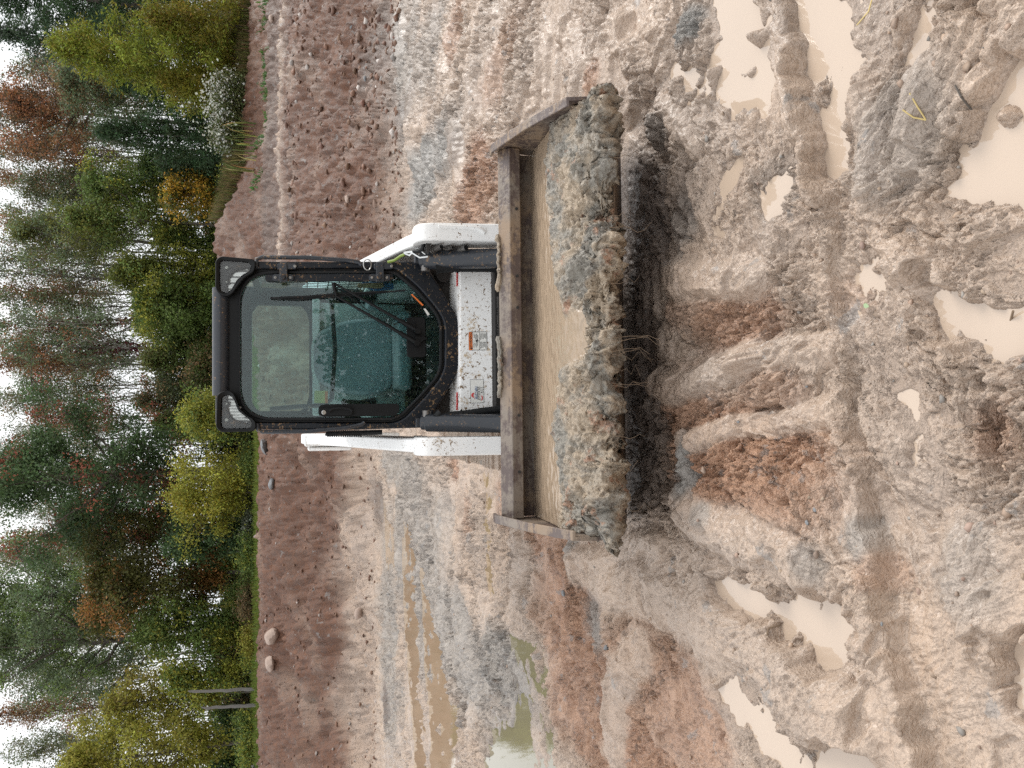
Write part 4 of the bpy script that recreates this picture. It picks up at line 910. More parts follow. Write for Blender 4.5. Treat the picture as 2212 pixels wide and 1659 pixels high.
class Sk:
    """branch skeleton -> tapered tubes"""
    def __init__(s): s.V = []; s.Q = []; s.n = 0
    def add(s, P, Rr, k=5):
        P = np.asarray(P, float); m = len(P); t = np.gradient(P, axis=0); t /= np.linalg.norm(t, axis=1)[:, None] + 1e-9
        a = np.where(np.abs(t[:, 2:3]) < .9, np.array([[0, 0, 1.]]), np.array([[1., 0, 0]])); u = np.cross(t, a); u /= np.linalg.norm(u, axis=1)[:, None] + 1e-9; v = np.cross(t, u)
        th = np.arange(k) * math.tau / k; Rr = np.asarray(Rr, float)
        ring = P[:, None] + (u[:, None] * np.cos(th)[None, :, None] + v[:, None] * np.sin(th)[None, :, None]) * Rr[:, None, None]
        s.V.append(ring.reshape(-1, 3)); i, j = np.meshgrid(np.arange(m - 1), np.arange(k), indexing='ij'); j2 = (j + 1) % k
        s.Q.append(np.stack([i * k + j, i * k + j2, (i + 1) * k + j2, (i + 1) * k + j], -1).reshape(-1, 4) + s.n); s.n += m * k
    def build(s, name, mat, parent): return np_mesh(name, np.concatenate(s.V), np.concatenate(s.Q), mat, parent, True)
def bez(a, b, sag, n=6, wob=.0):
    t = np.linspace(0, 1, n)[:, None]; a, b = np.asarray(a, float), np.asarray(b, float); mid = (a + b) / 2 + np.asarray(sag)
    P = (1 - t) ** 2 * a + 2 * t * (1 - t) * mid + t * t * b
    if wob: P[1:-1] += rng.standard_normal((n - 2, 3)) * wob
    return P
def place(vy, dist, vx=545):
    d = ray(vx, vy); x = d[0] / d[1] * dist; return x, dist, H(x, dist)
def zat(vx, dist, vy=829): return at(vx, vy, dist)[2]

def tree(name, label, cat, vy, dist, top, bot, hw, cols, n_leaf, size=.17, kind='broad', bark='bark', group=None, trunk_r=None, lean=0.0, crown_name='crown', vine=0, gap=.5, up=.35):
    """top / bot: photo rows of the crown's top and underside, hw: half width of the crown in photo points"""
    x, y, zb = place(vy, dist); ztop = zat(top, dist) - zb; zbot = max(zat(bot, dist) - zb, .15); k = dist / CP / F; hwm = hw * k
    root = tag(empty(name, (x, y, zb - .05)), label, cat, group)
    Ht = ztop; tr = trunk_r or max(.05, .013 * Ht); sk = Sk()
    tx = lean * Ht; nT = 12; tz = np.linspace(0, 1, nT); TP = np.stack([tx * tz ** 1.3 + np.cumsum(rng.standard_normal(nT)) * .014 * Ht * .3, np.cumsum(rng.standard_normal(nT)) * .01 * Ht * .3, tz * Ht * .97], 1); TP[0] = 0
    sk.add(TP, tr * (1 - .93 * tz ** .8), 7)
    def trunk_at(z): return np.array([np.interp(z, TP[:, 2], TP[:, i]) for i in range(3)])
    CL = []; DR = []
    Hc = Ht - zbot
    if kind == 'broad':
        nl = int(15 + Hc * 2.3); ga = rng.random() * 6.28
        for i in range(nl):
            f = (i + .5) / nl; z0 = zbot + Hc * (f * .86) * .92 - .06 * Hc; z0 = max(z0, .12 * Ht)
            prof = (math.sin(math.pi * min(1, (f * .86 + .16))) ** .75); L = hwm * prof * (.42 + .80 * rng.random()); a = ga + i * 2.4 + rng.normal() * .3
            b = trunk_at(z0); e = b + np.array([math.cos(a) * L, math.sin(a) * L, L * (.35 + .5 * f) + .08 * Hc])
            P = bez(b, e, (0, 0, -.10 * L), 6, .03 * L); sk.add(P, tr * .42 * (1 - .55 * f) * np.linspace(1, .18, 6), 5)
            for q in (.45, .62, .78, .9, 1.0):
                for _ in range(2):
                    p = P[min(5, int(q * 5 + .5))]; e2 = p + rng.standard_normal(3) * np.array([.26, .26, .20]) * (L * .55 + .25)
                    sk.add(bez(p, e2, (0, 0, .02), 3), tr * .11 * np.array([1, .6, .25]), 3)
                    if rng.random() > .10 + gap * .28: CL.append(e2); CL.append((p + e2) / 2)
    elif kind == 'sparse':
        nl = int(16 + Hc * 2.2)
        for i in range(nl):
            f = i / nl; z0 = zbot + Hc * f * .9; L = hwm * (1.0 - .55 * f) * (.5 + .7 * rng.random()); a = rng.random() * 6.28; b = trunk_at(z0)
            e = b + np.array([math.cos(a) * L * .7, math.sin(a) * L * .7, L * (1.3 + .6 * rng.random())]); P = bez(b, e, (math.cos(a) * L * .22, math.sin(a) * L * .22, -.1 * L), 6, .02 * L)
            sk.add(P, tr * .30 * (1 - .5 * f) * np.linspace(1, .15, 6), 4)
            for q in range(2, 6):
                for _ in range(2):
                    e2 = P[q] + np.array([rng.normal() * .22, rng.normal() * .22, .28 + .25 * rng.random()]) * (L * .5 + .3); sk.add(bez(P[q], e2, (0, 0, 0), 3), tr * .085 * np.array([1, .7, .3]), 3)
                    if rng.random() < .55: CL.append(e2)
    elif kind == 'conifer':
        nl = int(16 + Hc * 9)
        for i in range(nl):
            f = i / nl; z0 = zbot + Hc * f * .97 - .03 * Hc; L = hwm * ((1 - f) ** .85) * (.7 + .5 * rng.random()) + .12; a = i * 2.4 + rng.normal() * .4; b = trunk_at(max(z0, .05))
            e = b + np.array([math.cos(a) * L, math.sin(a) * L, L * (.10 + .35 * f)]); P = bez(b, e, (0, 0, -.16 * L), 7, .02 * L); sk.add(P, tr * .20 * (1 - .6 * f) * np.linspace(1, .12, 7), 4)
            for q in np.linspace(.22, 1.0, int(5 + L * 5)):
                p = np.array([np.interp(q, np.linspace(0, 1, 7), P[:, j]) for j in range(3)]); dr = (e - b) / (np.linalg.norm(e - b) + 1e-6)
                for _ in range(3):
                    o = rng.standard_normal(3) * .22 * (.35 + L * .28 * (1.1 - q)); CL.append(p + o + np.array([0, 0, -.05])); DR.append(dr * .6 + o / (np.linalg.norm(o) + 1e-6) + np.array([0, 0, -.1]))
    elif kind == 'shrub':
        for i in range(int(9 + hwm * 9)):
            a = rng.random() * 6.28; L = hwm * math.sqrt(rng.random()); e = np.array([math.cos(a) * L, math.sin(a) * L * .7, Ht * (.55 + .45 * rng.random()) * (1 - .4 * (L / hwm) ** 2)])
            P = bez((math.cos(a) * L * .25, math.sin(a) * L * .2, 0), e, (0, 0, .1), 5, .03); sk.add(P, .018 * np.linspace(1, .25, 5), 4)
            for q in range(1, 5):
                for _ in range(3): CL.append(P[q] + rng.standard_normal(3) * .16 * (hwm * .4 + .3))
    n_leaf *= {'broad': 3.3, 'sparse': 3.4, 'conifer': 2.2, 'shrub': 2.0}[kind]; size *= {'broad': .60, 'sparse': .64, 'conifer': .78, 'shrub': .66}[kind]
    CL = np.array(CL); per = max(2, int(n_leaf / len(CL))); sp = {'broad': .21, 'sparse': .20, 'conifer': .10, 'shrub': .14}[kind] * (1 if kind != 'broad' else min(1.25, .7 + hwm * .12))
    nC = len(CL); cid = np.repeat(np.arange(nC), per); C = CL[cid] + rng.standard_normal((nC * per, 3)) * sp
    dirs = np.array(DR)[cid] if DR else None
    n = len(C); base, alt, altp, mode = cols
    if mode == 'tips':                                      # turned leaves sit in whole twigs near the outside
        w = np.linalg.norm((CL - np.array([0, 0, zbot + Hc * .5])) / np.array([hwm, hwm, Hc * .5]), axis=1); pr = pn(CL[:, 0] * .9 + CL[:, 1], CL[:, 2] * .9, 300 + int(vy)) + .5 * (w - .8); th = np.quantile(pr, 1 - altp); ck = pr > th
        c = tint_mix(base, n, .16, None, 0, .05); k = ck[cid] & (rng.random(n) < .75); c[k] = tint_mix(alt, int(k.sum()), .2, None, 0, .05)
    else:
        c = tint_mix(base, n, .16, None, 0, .05); ak = (rng.random(nC) < altp)[cid]; c[ak] = tint_mix(alt, int(ak.sum()), .16, None, 0, .05)
    cv = 1 + .22 * rng.standard_normal(nC); c = np.clip(c * np.clip(cv, .5, 1.6)[cid][:, None], .004, .8)
    sk.build('trunk' if kind != 'shrub' else 'stem', M[bark], root)
    np_mesh(crown_name, leaf_quads(C, size, up, .34 if kind == 'conifer' else .66, dirs), quads_n(n), M['leaf'], root, False, None, np.repeat(c, 4, axis=0))
    if vine:
        m = int(vine * 900); zz = zbot * .25 + rng.random(m) * (Ht * .80 - zbot * .25); C = np.stack([np.interp(zz, TP[:, 2], TP[:, 0]), np.interp(zz, TP[:, 2], TP[:, 1]), zz], 1) + rng.standard_normal((m, 3)) * np.array([.15, .15, .1])
        np_mesh('climbing_vine', leaf_quads(C, .16, 0), quads_n(m), M['leaf'], root, False, None, np.repeat(tint_mix((.115, .028, .035), m, .35), 4, axis=0))
    return root

G_OLIVE = (0.300, 0.281, 0.057); G_YEL = (0.319, 0.322, 0.057); G_DARK = (0.081, 0.132, 0.055); G_GREY = (0.152, 0.200, 0.108); G_MID = (0.151, 0.212, 0.060); OCHRE = (0.484, 0.297, 0.044); ORANGE = (0.324, 0.162, 0.054); RUST = (0.310, 0.143, 0.070); RED = (0.310, 0.109, 0.071); LARCH = (0.240, 0.288, 0.044); PINE = (0.068, 0.120, 0.058); BROWN = (0.223, 0.149, 0.074)
T = tree
# left part of the wood
T('maple_tree', 'olive-yellow maple at the left edge of the wood', 'tree', 1600, 32, 70, 470, 100, (G_OLIVE, G_YEL, .35, 'mix'), 9000, gap=.5)
T('maple_tree', 'thin olive maple with bare lower limbs just right of the leftmost tree', 'tree', 1492, 34, 175, 470, 62, (G_OLIVE, (.20, .16, .04), .3, 'mix'), 4200, gap=1.0)
T('poplar_tree', 'tall grey-green tree with dark forked limbs above the two dead snags', 'tree', 1372, 38, -120, 330, 120, (G_GREY, G_MID, .3, 'mix'), 9500, gap=1.3, lean=.03, trunk_r=.20)
T('poplar_tree', 'tall grey-green tree behind the olive oak', 'tree', 1262, 40, -120, 300, 105, (G_GREY, G_MID, .35, 'mix'), 8500, gap=.9, trunk_r=.18)
T('oak_tree', 'olive oak turning rusty orange at its upper twigs', 'tree', 1232, 33, 140, 470, 118, ((.095, .095, .026), ORANGE, .22, 'tips'), 11000, gap=.4)
T('small_tree', 'slim green tree with a yellow patch between the oak and the snags', 'tree', 1350, 31.5, 240, 520, 62, (G_MID, G_YEL, .22, 'tips'), 5200)
T('small_tree', 'low yellow-green tree right behind the two snags', 'tree', 1452, 31, 330, 520, 48, (G_YEL, G_MID, .4, 'mix'), 2600)
T('maple_tree', 'large dark green maple with red and orange branch tips', 'tree', 1012, 33, -95, 400, 155, (G_DARK, RED, .15, 'tips'), 15500, gap=.35, trunk_r=.20)
T('maple_tree', 'dark green maple half hidden behind the red-tipped maple', 'tree', 1120, 36, 60, 430, 95, ((.05, .075, .03), ORANGE, .07, 'tips'), 7500, gap=.5)
T('understory_tree', 'low yellow-green tree under the red-tipped maple, left of the cab', 'tree', 1062, 29.5, 362, 545, 82, (G_YEL, (.30, .25, .03), .3, 'mix'), 5200, size=.14)
T('understory_tree', 'low yellow-green tree just left of the cab lamp', 'tree', 893, 29.5, 372, 520, 52, (G_YEL, G_MID, .3, 'mix'), 3400, size=.14)
T('understory_tree', 'dark thicket tree with bare twigs beneath the oak', 'tree', 1160, 31, 330, 540, 70, (G_DARK, ORANGE, .10, 'tips'), 3600)
# middle: thin bare trunks
T('poplar_tree', 'thin poplar with a red vine up its trunk above the cab roof', 'tree', 742, 40, 10, 330, 60, (G_GREY, RUST, .2, 'mix'), 1500, kind='sparse', bark='bark_grey', vine=1.0, trunk_r=.13)
T('poplar_tree', 'thin poplar with a red vine right of the first vine-clad one', 'tree', 708, 41, -30, 340, 60, (G_GREY, RUST, .2, 'mix'), 1500, kind='sparse', bark='bark_grey', vine=.8, trunk_r=.13)
T('understory_tree', 'dense mid-green tree standing over the middle of the cab roof', 'tree', 672, 35, 255, 500, 72, (G_MID, G_YEL, .22, 'tips'), 6200)
T('understory_tree', 'mid-green tree over the right cab lamp with yellow top', 'tree', 596, 35, 195, 480, 62, ((.12, .14, .03), G_YEL, .35, 'tips'), 5200)
T('understory_tree', 'green bush-like tree behind the left cab lamp', 'tree', 800, 34, 395, 530, 62, ((.085, .11, .03), BROWN, .2, 'mix'), 3600)
T('poplar_tree', 'pale leafy poplar crown reaching the top edge above the right lamp', 'tree', 540, 38, -20, 260, 58, ((.15, .16, .045), G_GREY, .4, 'mix'), 3600, gap=.8, trunk_r=.13)
T('understory_tree', 'yellow-green tree with hanging twigs left of the ochre one', 'tree', 492, 36, 90, 400, 62, ((.15, .16, .035), G_MID, .4, 'mix'), 4200, gap=.8)
T('understory_tree', 'bright ochre-yellow tree low in front of bare trunks', 'tree', 428, 33, 345, 480, 48, (OCHRE, (.13, .14, .03), .42, 'mix'), 2300, gap=1.6)
T('understory_tree', 'green tree right above the ochre-yellow one', 'tree', 418, 37, 150, 350, 58, (G_MID, G_YEL, .35, 'tips'), 3600, gap=.8)
T('maple_tree', 'rust-brown thinning tree top at the gap in the sky right of the cab', 'tree', 282, 41, -10, 190, 82, (RUST, (.12, .085, .05), .4, 'mix'), 4200, gap=.9, trunk_r=.16)
T('maple_tree', 'grey-green tree under the rust-brown tree top', 'tree', 215, 38, 90, 330, 66, (G_GREY, BROWN, .25, 'mix'), 4600)
T('spruce_tree', 'dark evergreen behind the white asters', 'evergreen', 308, 31, 185, 505, 72, (PINE, (.05, .07, .03), .3, 'mix'), 9000, kind='conifer', size=.16)
T('spruce_tree', 'smaller dark evergreen left of the one behind the asters', 'evergreen', 372, 32.5, 330, 510, 48, ((.05, .075, .03), PINE, .3, 'mix'), 4800, kind='conifer', size=.15)
T('spruce_tree', 'dark evergreen between the larch and the rusty top', 'evergreen', 215, 32, 215, 480, 70, (PINE, G_MID, .2, 'mix'), 7500, kind='conifer', size=.16)
T('pine_tree', 'tall dark pine at the right edge of the wood', 'evergreen', 40, 31, -150, 360, 120, ((.055, .095, .045), PINE, .4, 'mix'), 12000, kind='conifer', size=.18)
T('pine_tree', 'blue-green pine behind the larch', 'evergreen', 120, 34, -40, 330, 95, ((.075, .105, .07), PINE, .3, 'mix'), 8500, kind='conifer', size=.18)
T('larch_tree', 'feathery yellow-green larch in front of the dark pines', 'evergreen', 132, 26.5, 75, 490, 128, (LARCH, (.21, .19, .03), .3, 'mix'), 16000, kind='conifer', size=.14, trunk_r=.09)
T('pine_tree', 'dark pine filling the top right corner of the wood', 'evergreen', -15, 35, -150, 420, 110, (PINE, (.06, .09, .05), .3, 'mix'), 10000, kind='conifer', size=.18)
T('understory_tree', 'dark leafy tree between the larch and the far right pine', 'tree', 75, 36, 130, 500, 80, (G_DARK, G_MID, .4, 'mix'), 6500)
T('understory_tree', 'leafy green tree closing the gap behind the right lamp', 'tree', 640, 38, 300, 530, 62, (G_MID, G_YEL, .2, 'tips'), 5000)
T('understory_tree', 'leafy yellow-green tree behind the middle of the cab roof', 'tree', 748, 38, 330, 530, 66, ((.13, .15, .035), G_MID, .4, 'mix'), 5200)
T('understory_tree', 'dull green tree with brown leaves behind the left lamp', 'tree', 835, 37, 300, 530, 58, ((.09, .11, .05), BROWN, .25, 'mix'), 4600)
T('understory_tree', 'dark leafy tree between the bare trunks and the cab mound', 'tree', 520, 38, 300, 510, 56, (G_MID, OCHRE, .08, 'tips'), 4600)
T('understory_tree', 'dark green tree left of the small evergreen', 'tree', 372, 37, 260, 500, 54, (G_DARK, G_MID, .4, 'mix'), 4200)
T('larch_tree', 'small golden larch at the foot of the feathery larch', 'evergreen', 60, 25.5, 300, 495, 62, ((.17, .165, .022), (.22, .15, .03), .25, 'mix'), 5200, kind='conifer', size=.12)
T('larch_tree', 'small golden larch spreading left under the feathery larch', 'evergreen', 195, 26, 330, 490, 48, ((.18, .175, .022), (.22, .16, .03), .2, 'mix'), 4200, kind='conifer', size=.12)
# bare and half-bare trees further back
spots = [(1655, 44, 40), (1560, 46, 90), (1500, 45, -20), (1440, 47, 60), (1400, 44, 10), (1330, 48, 40), (1300, 45, -40), (1200, 47, 60), (1150, 45, 30), (1095, 47, 70), (940, 47, 40), (890, 45, 130), (858, 44, 60), (826, 46, 100), (795, 43, 40), (768, 46, 70), (668, 44, 20), (640, 46, 40), (612, 44, -10), (575, 46, 10), (522, 44, 60), (478, 46, 40), (452, 44, 90), (430, 47, 30), (402, 44, 110), (380, 46, 30), (352, 44, 60), (330, 46, 20), (300, 47, 40), (250, 47, 30), (205, 46, 90), (170, 48, 120), (735, 44, -20), (556, 44, 40)]
for i, (vy, d, top) in enumerate(spots):
    c = [(G_GREY, BROWN, .3, 'mix'), ((.13, .13, .05), G_GREY, .4, 'mix'), (BROWN, RUST, .4, 'mix')][i % 3]
    t = T('bare_tree', 'half bare grey tree far back in the wood', 'tree', vy, d, top - 55, 330 - (i * 37) % 90, 34 + (i * 13) % 22, c, 900 + (i % 3) * 450, kind='sparse', bark='bark_grey' if i % 2 else 'bark', group='half bare trees at the back of the wood', trunk_r=.075 + .02 * (i % 4), size=.15, lean=rng.normal() * .02)
for i, vy in enumerate(range(1645, 170, -29)):
    T('bare_tree', 'half bare grey tree far back in the wood', 'tree', vy + (i * 13) % 17, 50 + (i * 7) % 9, 10 + (i * 53) % 130 - (40 if i % 3 == 0 else 0), 400 - (i * 31) % 120, 36 + (i * 11) % 20, [(G_GREY, BROWN, .3, 'mix'), ((.19, .19, .10), G_GREY, .4, 'mix')][i % 2], 900, kind='sparse', bark='bark_grey', group='half bare trees at the back of the wood', trunk_r=.085, size=.17, lean=rng.normal() * .02)
# understory that closes the wood low down
for i, vy in enumerate(range(1650, 20, -36)):
    d = 36.5 + (i * 7) % 5; c = [(G_DARK, G_MID, .4, 'mix'), (G_MID, G_OLIVE, .4, 'mix'), ((.06, .07, .03), BROWN, .3, 'mix')][i % 3]
    T('thicket_shrub', 'dark green thicket shrub at the foot of the wood', 'shrub', vy + (i * 17) % 23, d, 395 + (i * 29) % 75, 560, 50, c, 3000, size=.20, kind='shrub', group='thicket shrubs closing the foot of the wood')
# shrubs on the grass edge
for i, (vy, top, hw, c, lab) in enumerate([(1630, 520, 34, (G_YEL, G_MID, .4, 'mix'), 'yellow-green bush on the grass at the far left'), (1570, 500, 36, (G_MID, G_YEL, .3, 'mix'), 'round green bush left of the dead snags'), (1410, 528, 30, (G_YEL, G_MID, .4, 'mix'), 'low yellow-green bush right of the dead snags'),
   (1385, 530, 28, ((.20, .17, .03), G_YEL, .4, 'mix'), 'golden weed bush above the pale boulder on the bank'), (1310, 515, 36, ((.10, .085, .04), BROWN, .4, 'mix'), 'brown dry bush in front of the oak'), (1255, 520, 34, (G_MID, (.15, .13, .04), .3, 'mix'), 'dull green bush in front of the oak, left one'), (1190, 505, 34, (G_MID, G_YEL, .2, 'mix'), 'green bush in front of the oak, right one'),
   (1130, 530, 28, ((.13, .15, .10), (.35, .36, .30), .25, 'mix'), 'pale bush dotted with small white flowers at the bank crest'), (1085, 532, 24, ((.10, .13, .05), (.35, .36, .30), .2, 'mix'), 'low bush with white flowers under the yellow-green tree'), (1000, 520, 32, (G_MID, G_YEL, .25, 'mix'), 'green bush under the red-tipped maple'), (955, 515, 32, ((.09, .12, .04), G_YEL, .2, 'mix'), 'green bush left of the cab lamp on the grass'),
   (620, 500, 28, (G_MID, G_YEL, .3, 'mix'), 'green bush right behind the cab roof'), (560, 505, 30, ((.09, .13, .03), G_YEL, .25, 'mix'), 'bright green bush behind the dirt mound, by the cab'), (500, 482, 34, ((.10, .14, .03), G_YEL, .3, 'mix'), 'bright green bush on top of the dirt mound'), (440, 478, 32, ((.10, .13, .03), G_YEL, .2, 'mix'), 'bright green bush under the ochre tree'), (385, 480, 32, ((.08, .11, .03), G_YEL, .2, 'mix'), 'green bush at the mound end near the evergreens')]):
    T('bush', lab, 'bush', vy, 28.8 + (i % 3) * .6, top, 575, hw, c, 1900, size=.11, kind='shrub')
# white asters beside the grassy bank
AST = [(310, 452, 24, 'white aster clump at the left end of the flower drift'), (285, 455, 26, 'white aster clump second from the left'), (255, 448, 26, 'white aster clump in the middle of the drift'), (222, 440, 26, 'white aster clump second from the right under the larch'), (185, 452, 22, 'white aster clump at the right end of the flower drift')]
for vy, top, hw, lab in AST:
    rt = T('aster', lab, 'flowers', vy, 24.6, top, 560, hw, ((.11, .14, .05), (.16, .16, .07), .3, 'mix'), 1100, size=.09, kind='shrub')
    x, y, zb = rt.location; hh = max(.35, zat(top, 24.6) - zb); k = 24.6 / CP / F * hw; m = 260
    C = rng.standard_normal((m, 3)) * np.array([k * .6, .3, hh * .24]) + np.array([0, -.1, hh * .66])
    np_mesh('blossom', leaf_quads(C, .07, .6, .9), quads_n(m), M['leaf'], rt, False, None, np.repeat(np.clip(tint_mix((.60, .61, .55), m, .1, None, 0, .03), 0, .82), 4, axis=0))
# two dead snags
for vx0, vy0, vx1, vy1, lab in ((566, 1487, 409, 1496, 'grey dead tree stub leaning, taller of the two broken snags'), (560, 1523, 438, 1530, 'pale dead tree stub, shorter and left of the taller snag'), (566, 1657, 545, 1655, 'stump of a dead trunk at the left edge of the photo')):
    dist = 28.0; a = np.array(at(vx0, vy0, dist)); b = np.array(at(vx1, vy1, dist)); zb = H(a[0], dist); a[2] = zb - .05
    sk = Sk(); n = 14; t = np.linspace(0, 1, n)[:, None]; P = a + (b - a) * t; P[1:] += rng.standard_normal((n - 1, 3)) * .012; P -= a
    rr = .062 * (1 - .30 * t[:, 0]) * (1 + .08 * rng.standard_normal(n)); rr[-1] *= .35; P[-1] += (.05, 0, .06); sk.add(P, rr, 9)
    o = sk.build('dead_snag', M['bark_pale'], None); o.location = a; tag(o, lab, 'dead trunk')

# belt of leaf cards added behind the camera, unseen, to darken the cab glass reflection
n = 110000; A = rng.uniform(-1.3, 1.3, n); C = np.stack([30 * np.sin(A), -30 * np.cos(A), rng.random(n) ** .9 * (6.4 + 1.6 * pn(A * 9, A * 0 + 1, 501) + .8 * pn(A * 31, A * 0 + 2, 502))], 1) + rng.standard_normal((n, 3)) * np.array([.8, .8, .1])
tag(np_mesh('added_wood', leaf_quads(C, .30, .2, .8), quads_n(n), M['leaf'], None, False, None, np.repeat(tint_mix((.13, .17, .10), n, .2), 4, axis=0)), 'belt of trees added behind the camera to darken the cab window reflection', 'wood', None, 'stuff')
T('understory_tree', 'mid-green leafy tree over the cab roof right of the vines', 'tree', 702, 37, 250, 500, 58, (G_MID, G_YEL, .3, 'tips'), 4600)
T('understory_tree', 'yellowish leafy tree over the cab roof left of the vines', 'tree', 782, 37.5, 265, 510, 60, ((.17, .17, .06), G_MID, .4, 'mix'), 4600)
T('understory_tree', 'brownish thin-leaved tree behind the left lamp', 'tree', 862, 38, 250, 500, 56, ((.12, .12, .06), RUST, .25, 'mix'), 4200)
T('understory_tree', 'dull green tree between the big maple and the left lamp', 'tree', 915, 37, 300, 520, 56, (G_MID, BROWN, .25, 'mix'), 4200)
# ---- grass: blades on the plateau edge, taller blades by the bank
def grass(name, X, Y, hgt, cols, w=.012, kind='stuff', lean=.35):
    n = len(X); Z, _ = terrain(X, Y, False); hgt = hgt * (.5 + rng.random(n)); a = rng.random(n) * 6.28; l = hgt * lean * rng.random(n)
    b0 = np.stack([X, Y, Z - .01], 1); s = np.stack([np.cos(a + 1.57), np.sin(a + 1.57), np.zeros(n)], 1) * w; mid = b0 + np.stack([np.cos(a) * l * .35, np.sin(a) * l * .35, hgt * .6], 1); tip = b0 + np.stack([np.cos(a) * l, np.sin(a) * l, hgt * (1 - .2 * rng.random(n))], 1)
    V = np.stack([b0 - s, b0 + s, mid + s * .7, mid - s * .7, tip], 1).reshape(-1, 3); i = np.arange(n)[:, None] * 5
    Q = np.concatenate([i + np.array([[0, 1, 2, 3]]), i + np.array([[3, 2, 4, 4]])])
    Q4 = np.concatenate([i + np.array([[0, 1, 2]]), i + np.array([[0, 2, 3]]), i + np.array([[3, 2, 4]])])
    o = np_mesh(name, V, Q4, M['leaf'], None, False, None, np.repeat(cols, 5, axis=0), tri=True)
    return tag(o, kind=kind) if kind else o
n = 26000; X = rng.uniform(-17, 3.5, n); Y = rng.uniform(26.6, 31, n)
tag(grass('lawn_grass', X, Y, .16, tint_mix((.15, .19, .035), n, .25), .016), 'mown green grass strip behind the left bank', 'grass')
n = 22000; X = rng.uniform(5.0, 16, n); s0 = 25.6 - 1.2 * np.clip((X - 3.2) / 3.3, 0, 1); Y = s0 + .22 * (X - 5) + np.abs(rng.normal(0, 1.1, n)) - .5
cc = tint_mix((.12, .13, .035), n, .3); br = rng.random(n) < .45; cc[br] = tint_mix((.20, .145, .07), int(br.sum()), .3)
tag(grass('bank_grass', X, Y, .30, cc, .012), 'long green and brown grass along the right bank edge', 'grass')
n = 900; X = rng.uniform(5.2, 13, n); Y = 22.0 + .22 * (X - 5) + rng.normal(0, .22, n); k = pn(X * 1.4, X * 0 + 2, 401) > -.05; X, Y = X[k], Y[k]
tag(grass('weed_patch', X, Y, .12, tint_mix((.10, .17, .06), len(X), .3), .03, lean=1.2), 'low weeds sprouting along the dirt lane', 'weeds')
for i, (vy, vx) in enumerate(((268, 548), (290, 545), (310, 548), (335, 552), (368, 550))):
    px, py_, pz_ = hit(vx, vy, 15, 30); m = 9; X = px + rng.normal(0, .09, m); Y = py_ + rng.normal(0, .06, m)
    cc = tint_mix((.13, .17, .045), m, .2); cc[: m // 3] = tint_mix((.45, .34, .13), m // 3, .2)
    o = grass('grass_tuft', X, Y, .75, cc, .018, None, .6)
    tag(o, ['tall grass tuft rightmost on the lane edge', 'tall grass tuft second from the right', 'tall grass tuft in the middle of the row', 'tall grass tuft second from the left', 'tall grass tuft leftmost, by the dirt mound'][i], 'grass')

# ---- stones
def stone(name, p, size, mat, label, cat='stone', group=None, sink=.3):
    bm = bmesh.new(); bmesh.ops.create_icosphere(bm, subdivisions=3, radius=1); sd = rng.integers(1, 9999); o3 = rng.random(3) * 50
    cuts = [Vector(rng.standard_normal(3)).normalized() for _ in range(9)]
    for v in bm.verts:
        d = v.co.normalized(); r = 1 + .10 * float(pn(np.array([d.x * 2 + o3[0]]), np.array([d.y * 2 + d.z * 1.7 + o3[1]]), int(sd))[0])
        for c in cuts:
            q = d.dot(c)
            if q > .1: r = min(r, .80 / q)
        v.co = Vector((d.x * r * size[0] / 2, d.y * r * size[1] / 2, d.z * r * size[2] / 2))
    me = bpy.data.meshes.new(name); bm.to_mesh(me); bm.free(); me.polygons.foreach_set('use_smooth', [True] * len(me.polygons)); me.set_sharp_from_angle(angle=R(32)); me.materials.append(M[mat])
    o = bpy.data.objects.new(name, me); o.location = (p[0], p[1], p[2] + size[2] * (.5 - sink)); o.rotation_euler = (rng.normal() * .2, rng.normal() * .2, rng.random() * 3.1); link(o)
    return tag(o, label, cat, group)
for vx, vy, w, h, mat, lab in ((597, 1374, 44, 20, 'stone', 'pale tan boulder on the crest of the left bank'), (590, 1433, 36, 14, 'stone', 'flat pale boulder left of the tan one on the crest'), (780, 1325, 26, 12, 'stone', 'pale stone at the foot of the left bank'), (577, 965, 44, 10, 'stone_blue', 'grey flat rock on the crest by the cab'), (590, 1045, 26, 8, 'stone_blue', 'small grey rock on the crest right of the flowers')):
    p = hit(vx, vy, 12, 30); k = p[1] / CP / F; stone('boulder', p, (w * k, w * k * .75, h * k * 1.5), mat, lab, 'boulder', sink=.25)
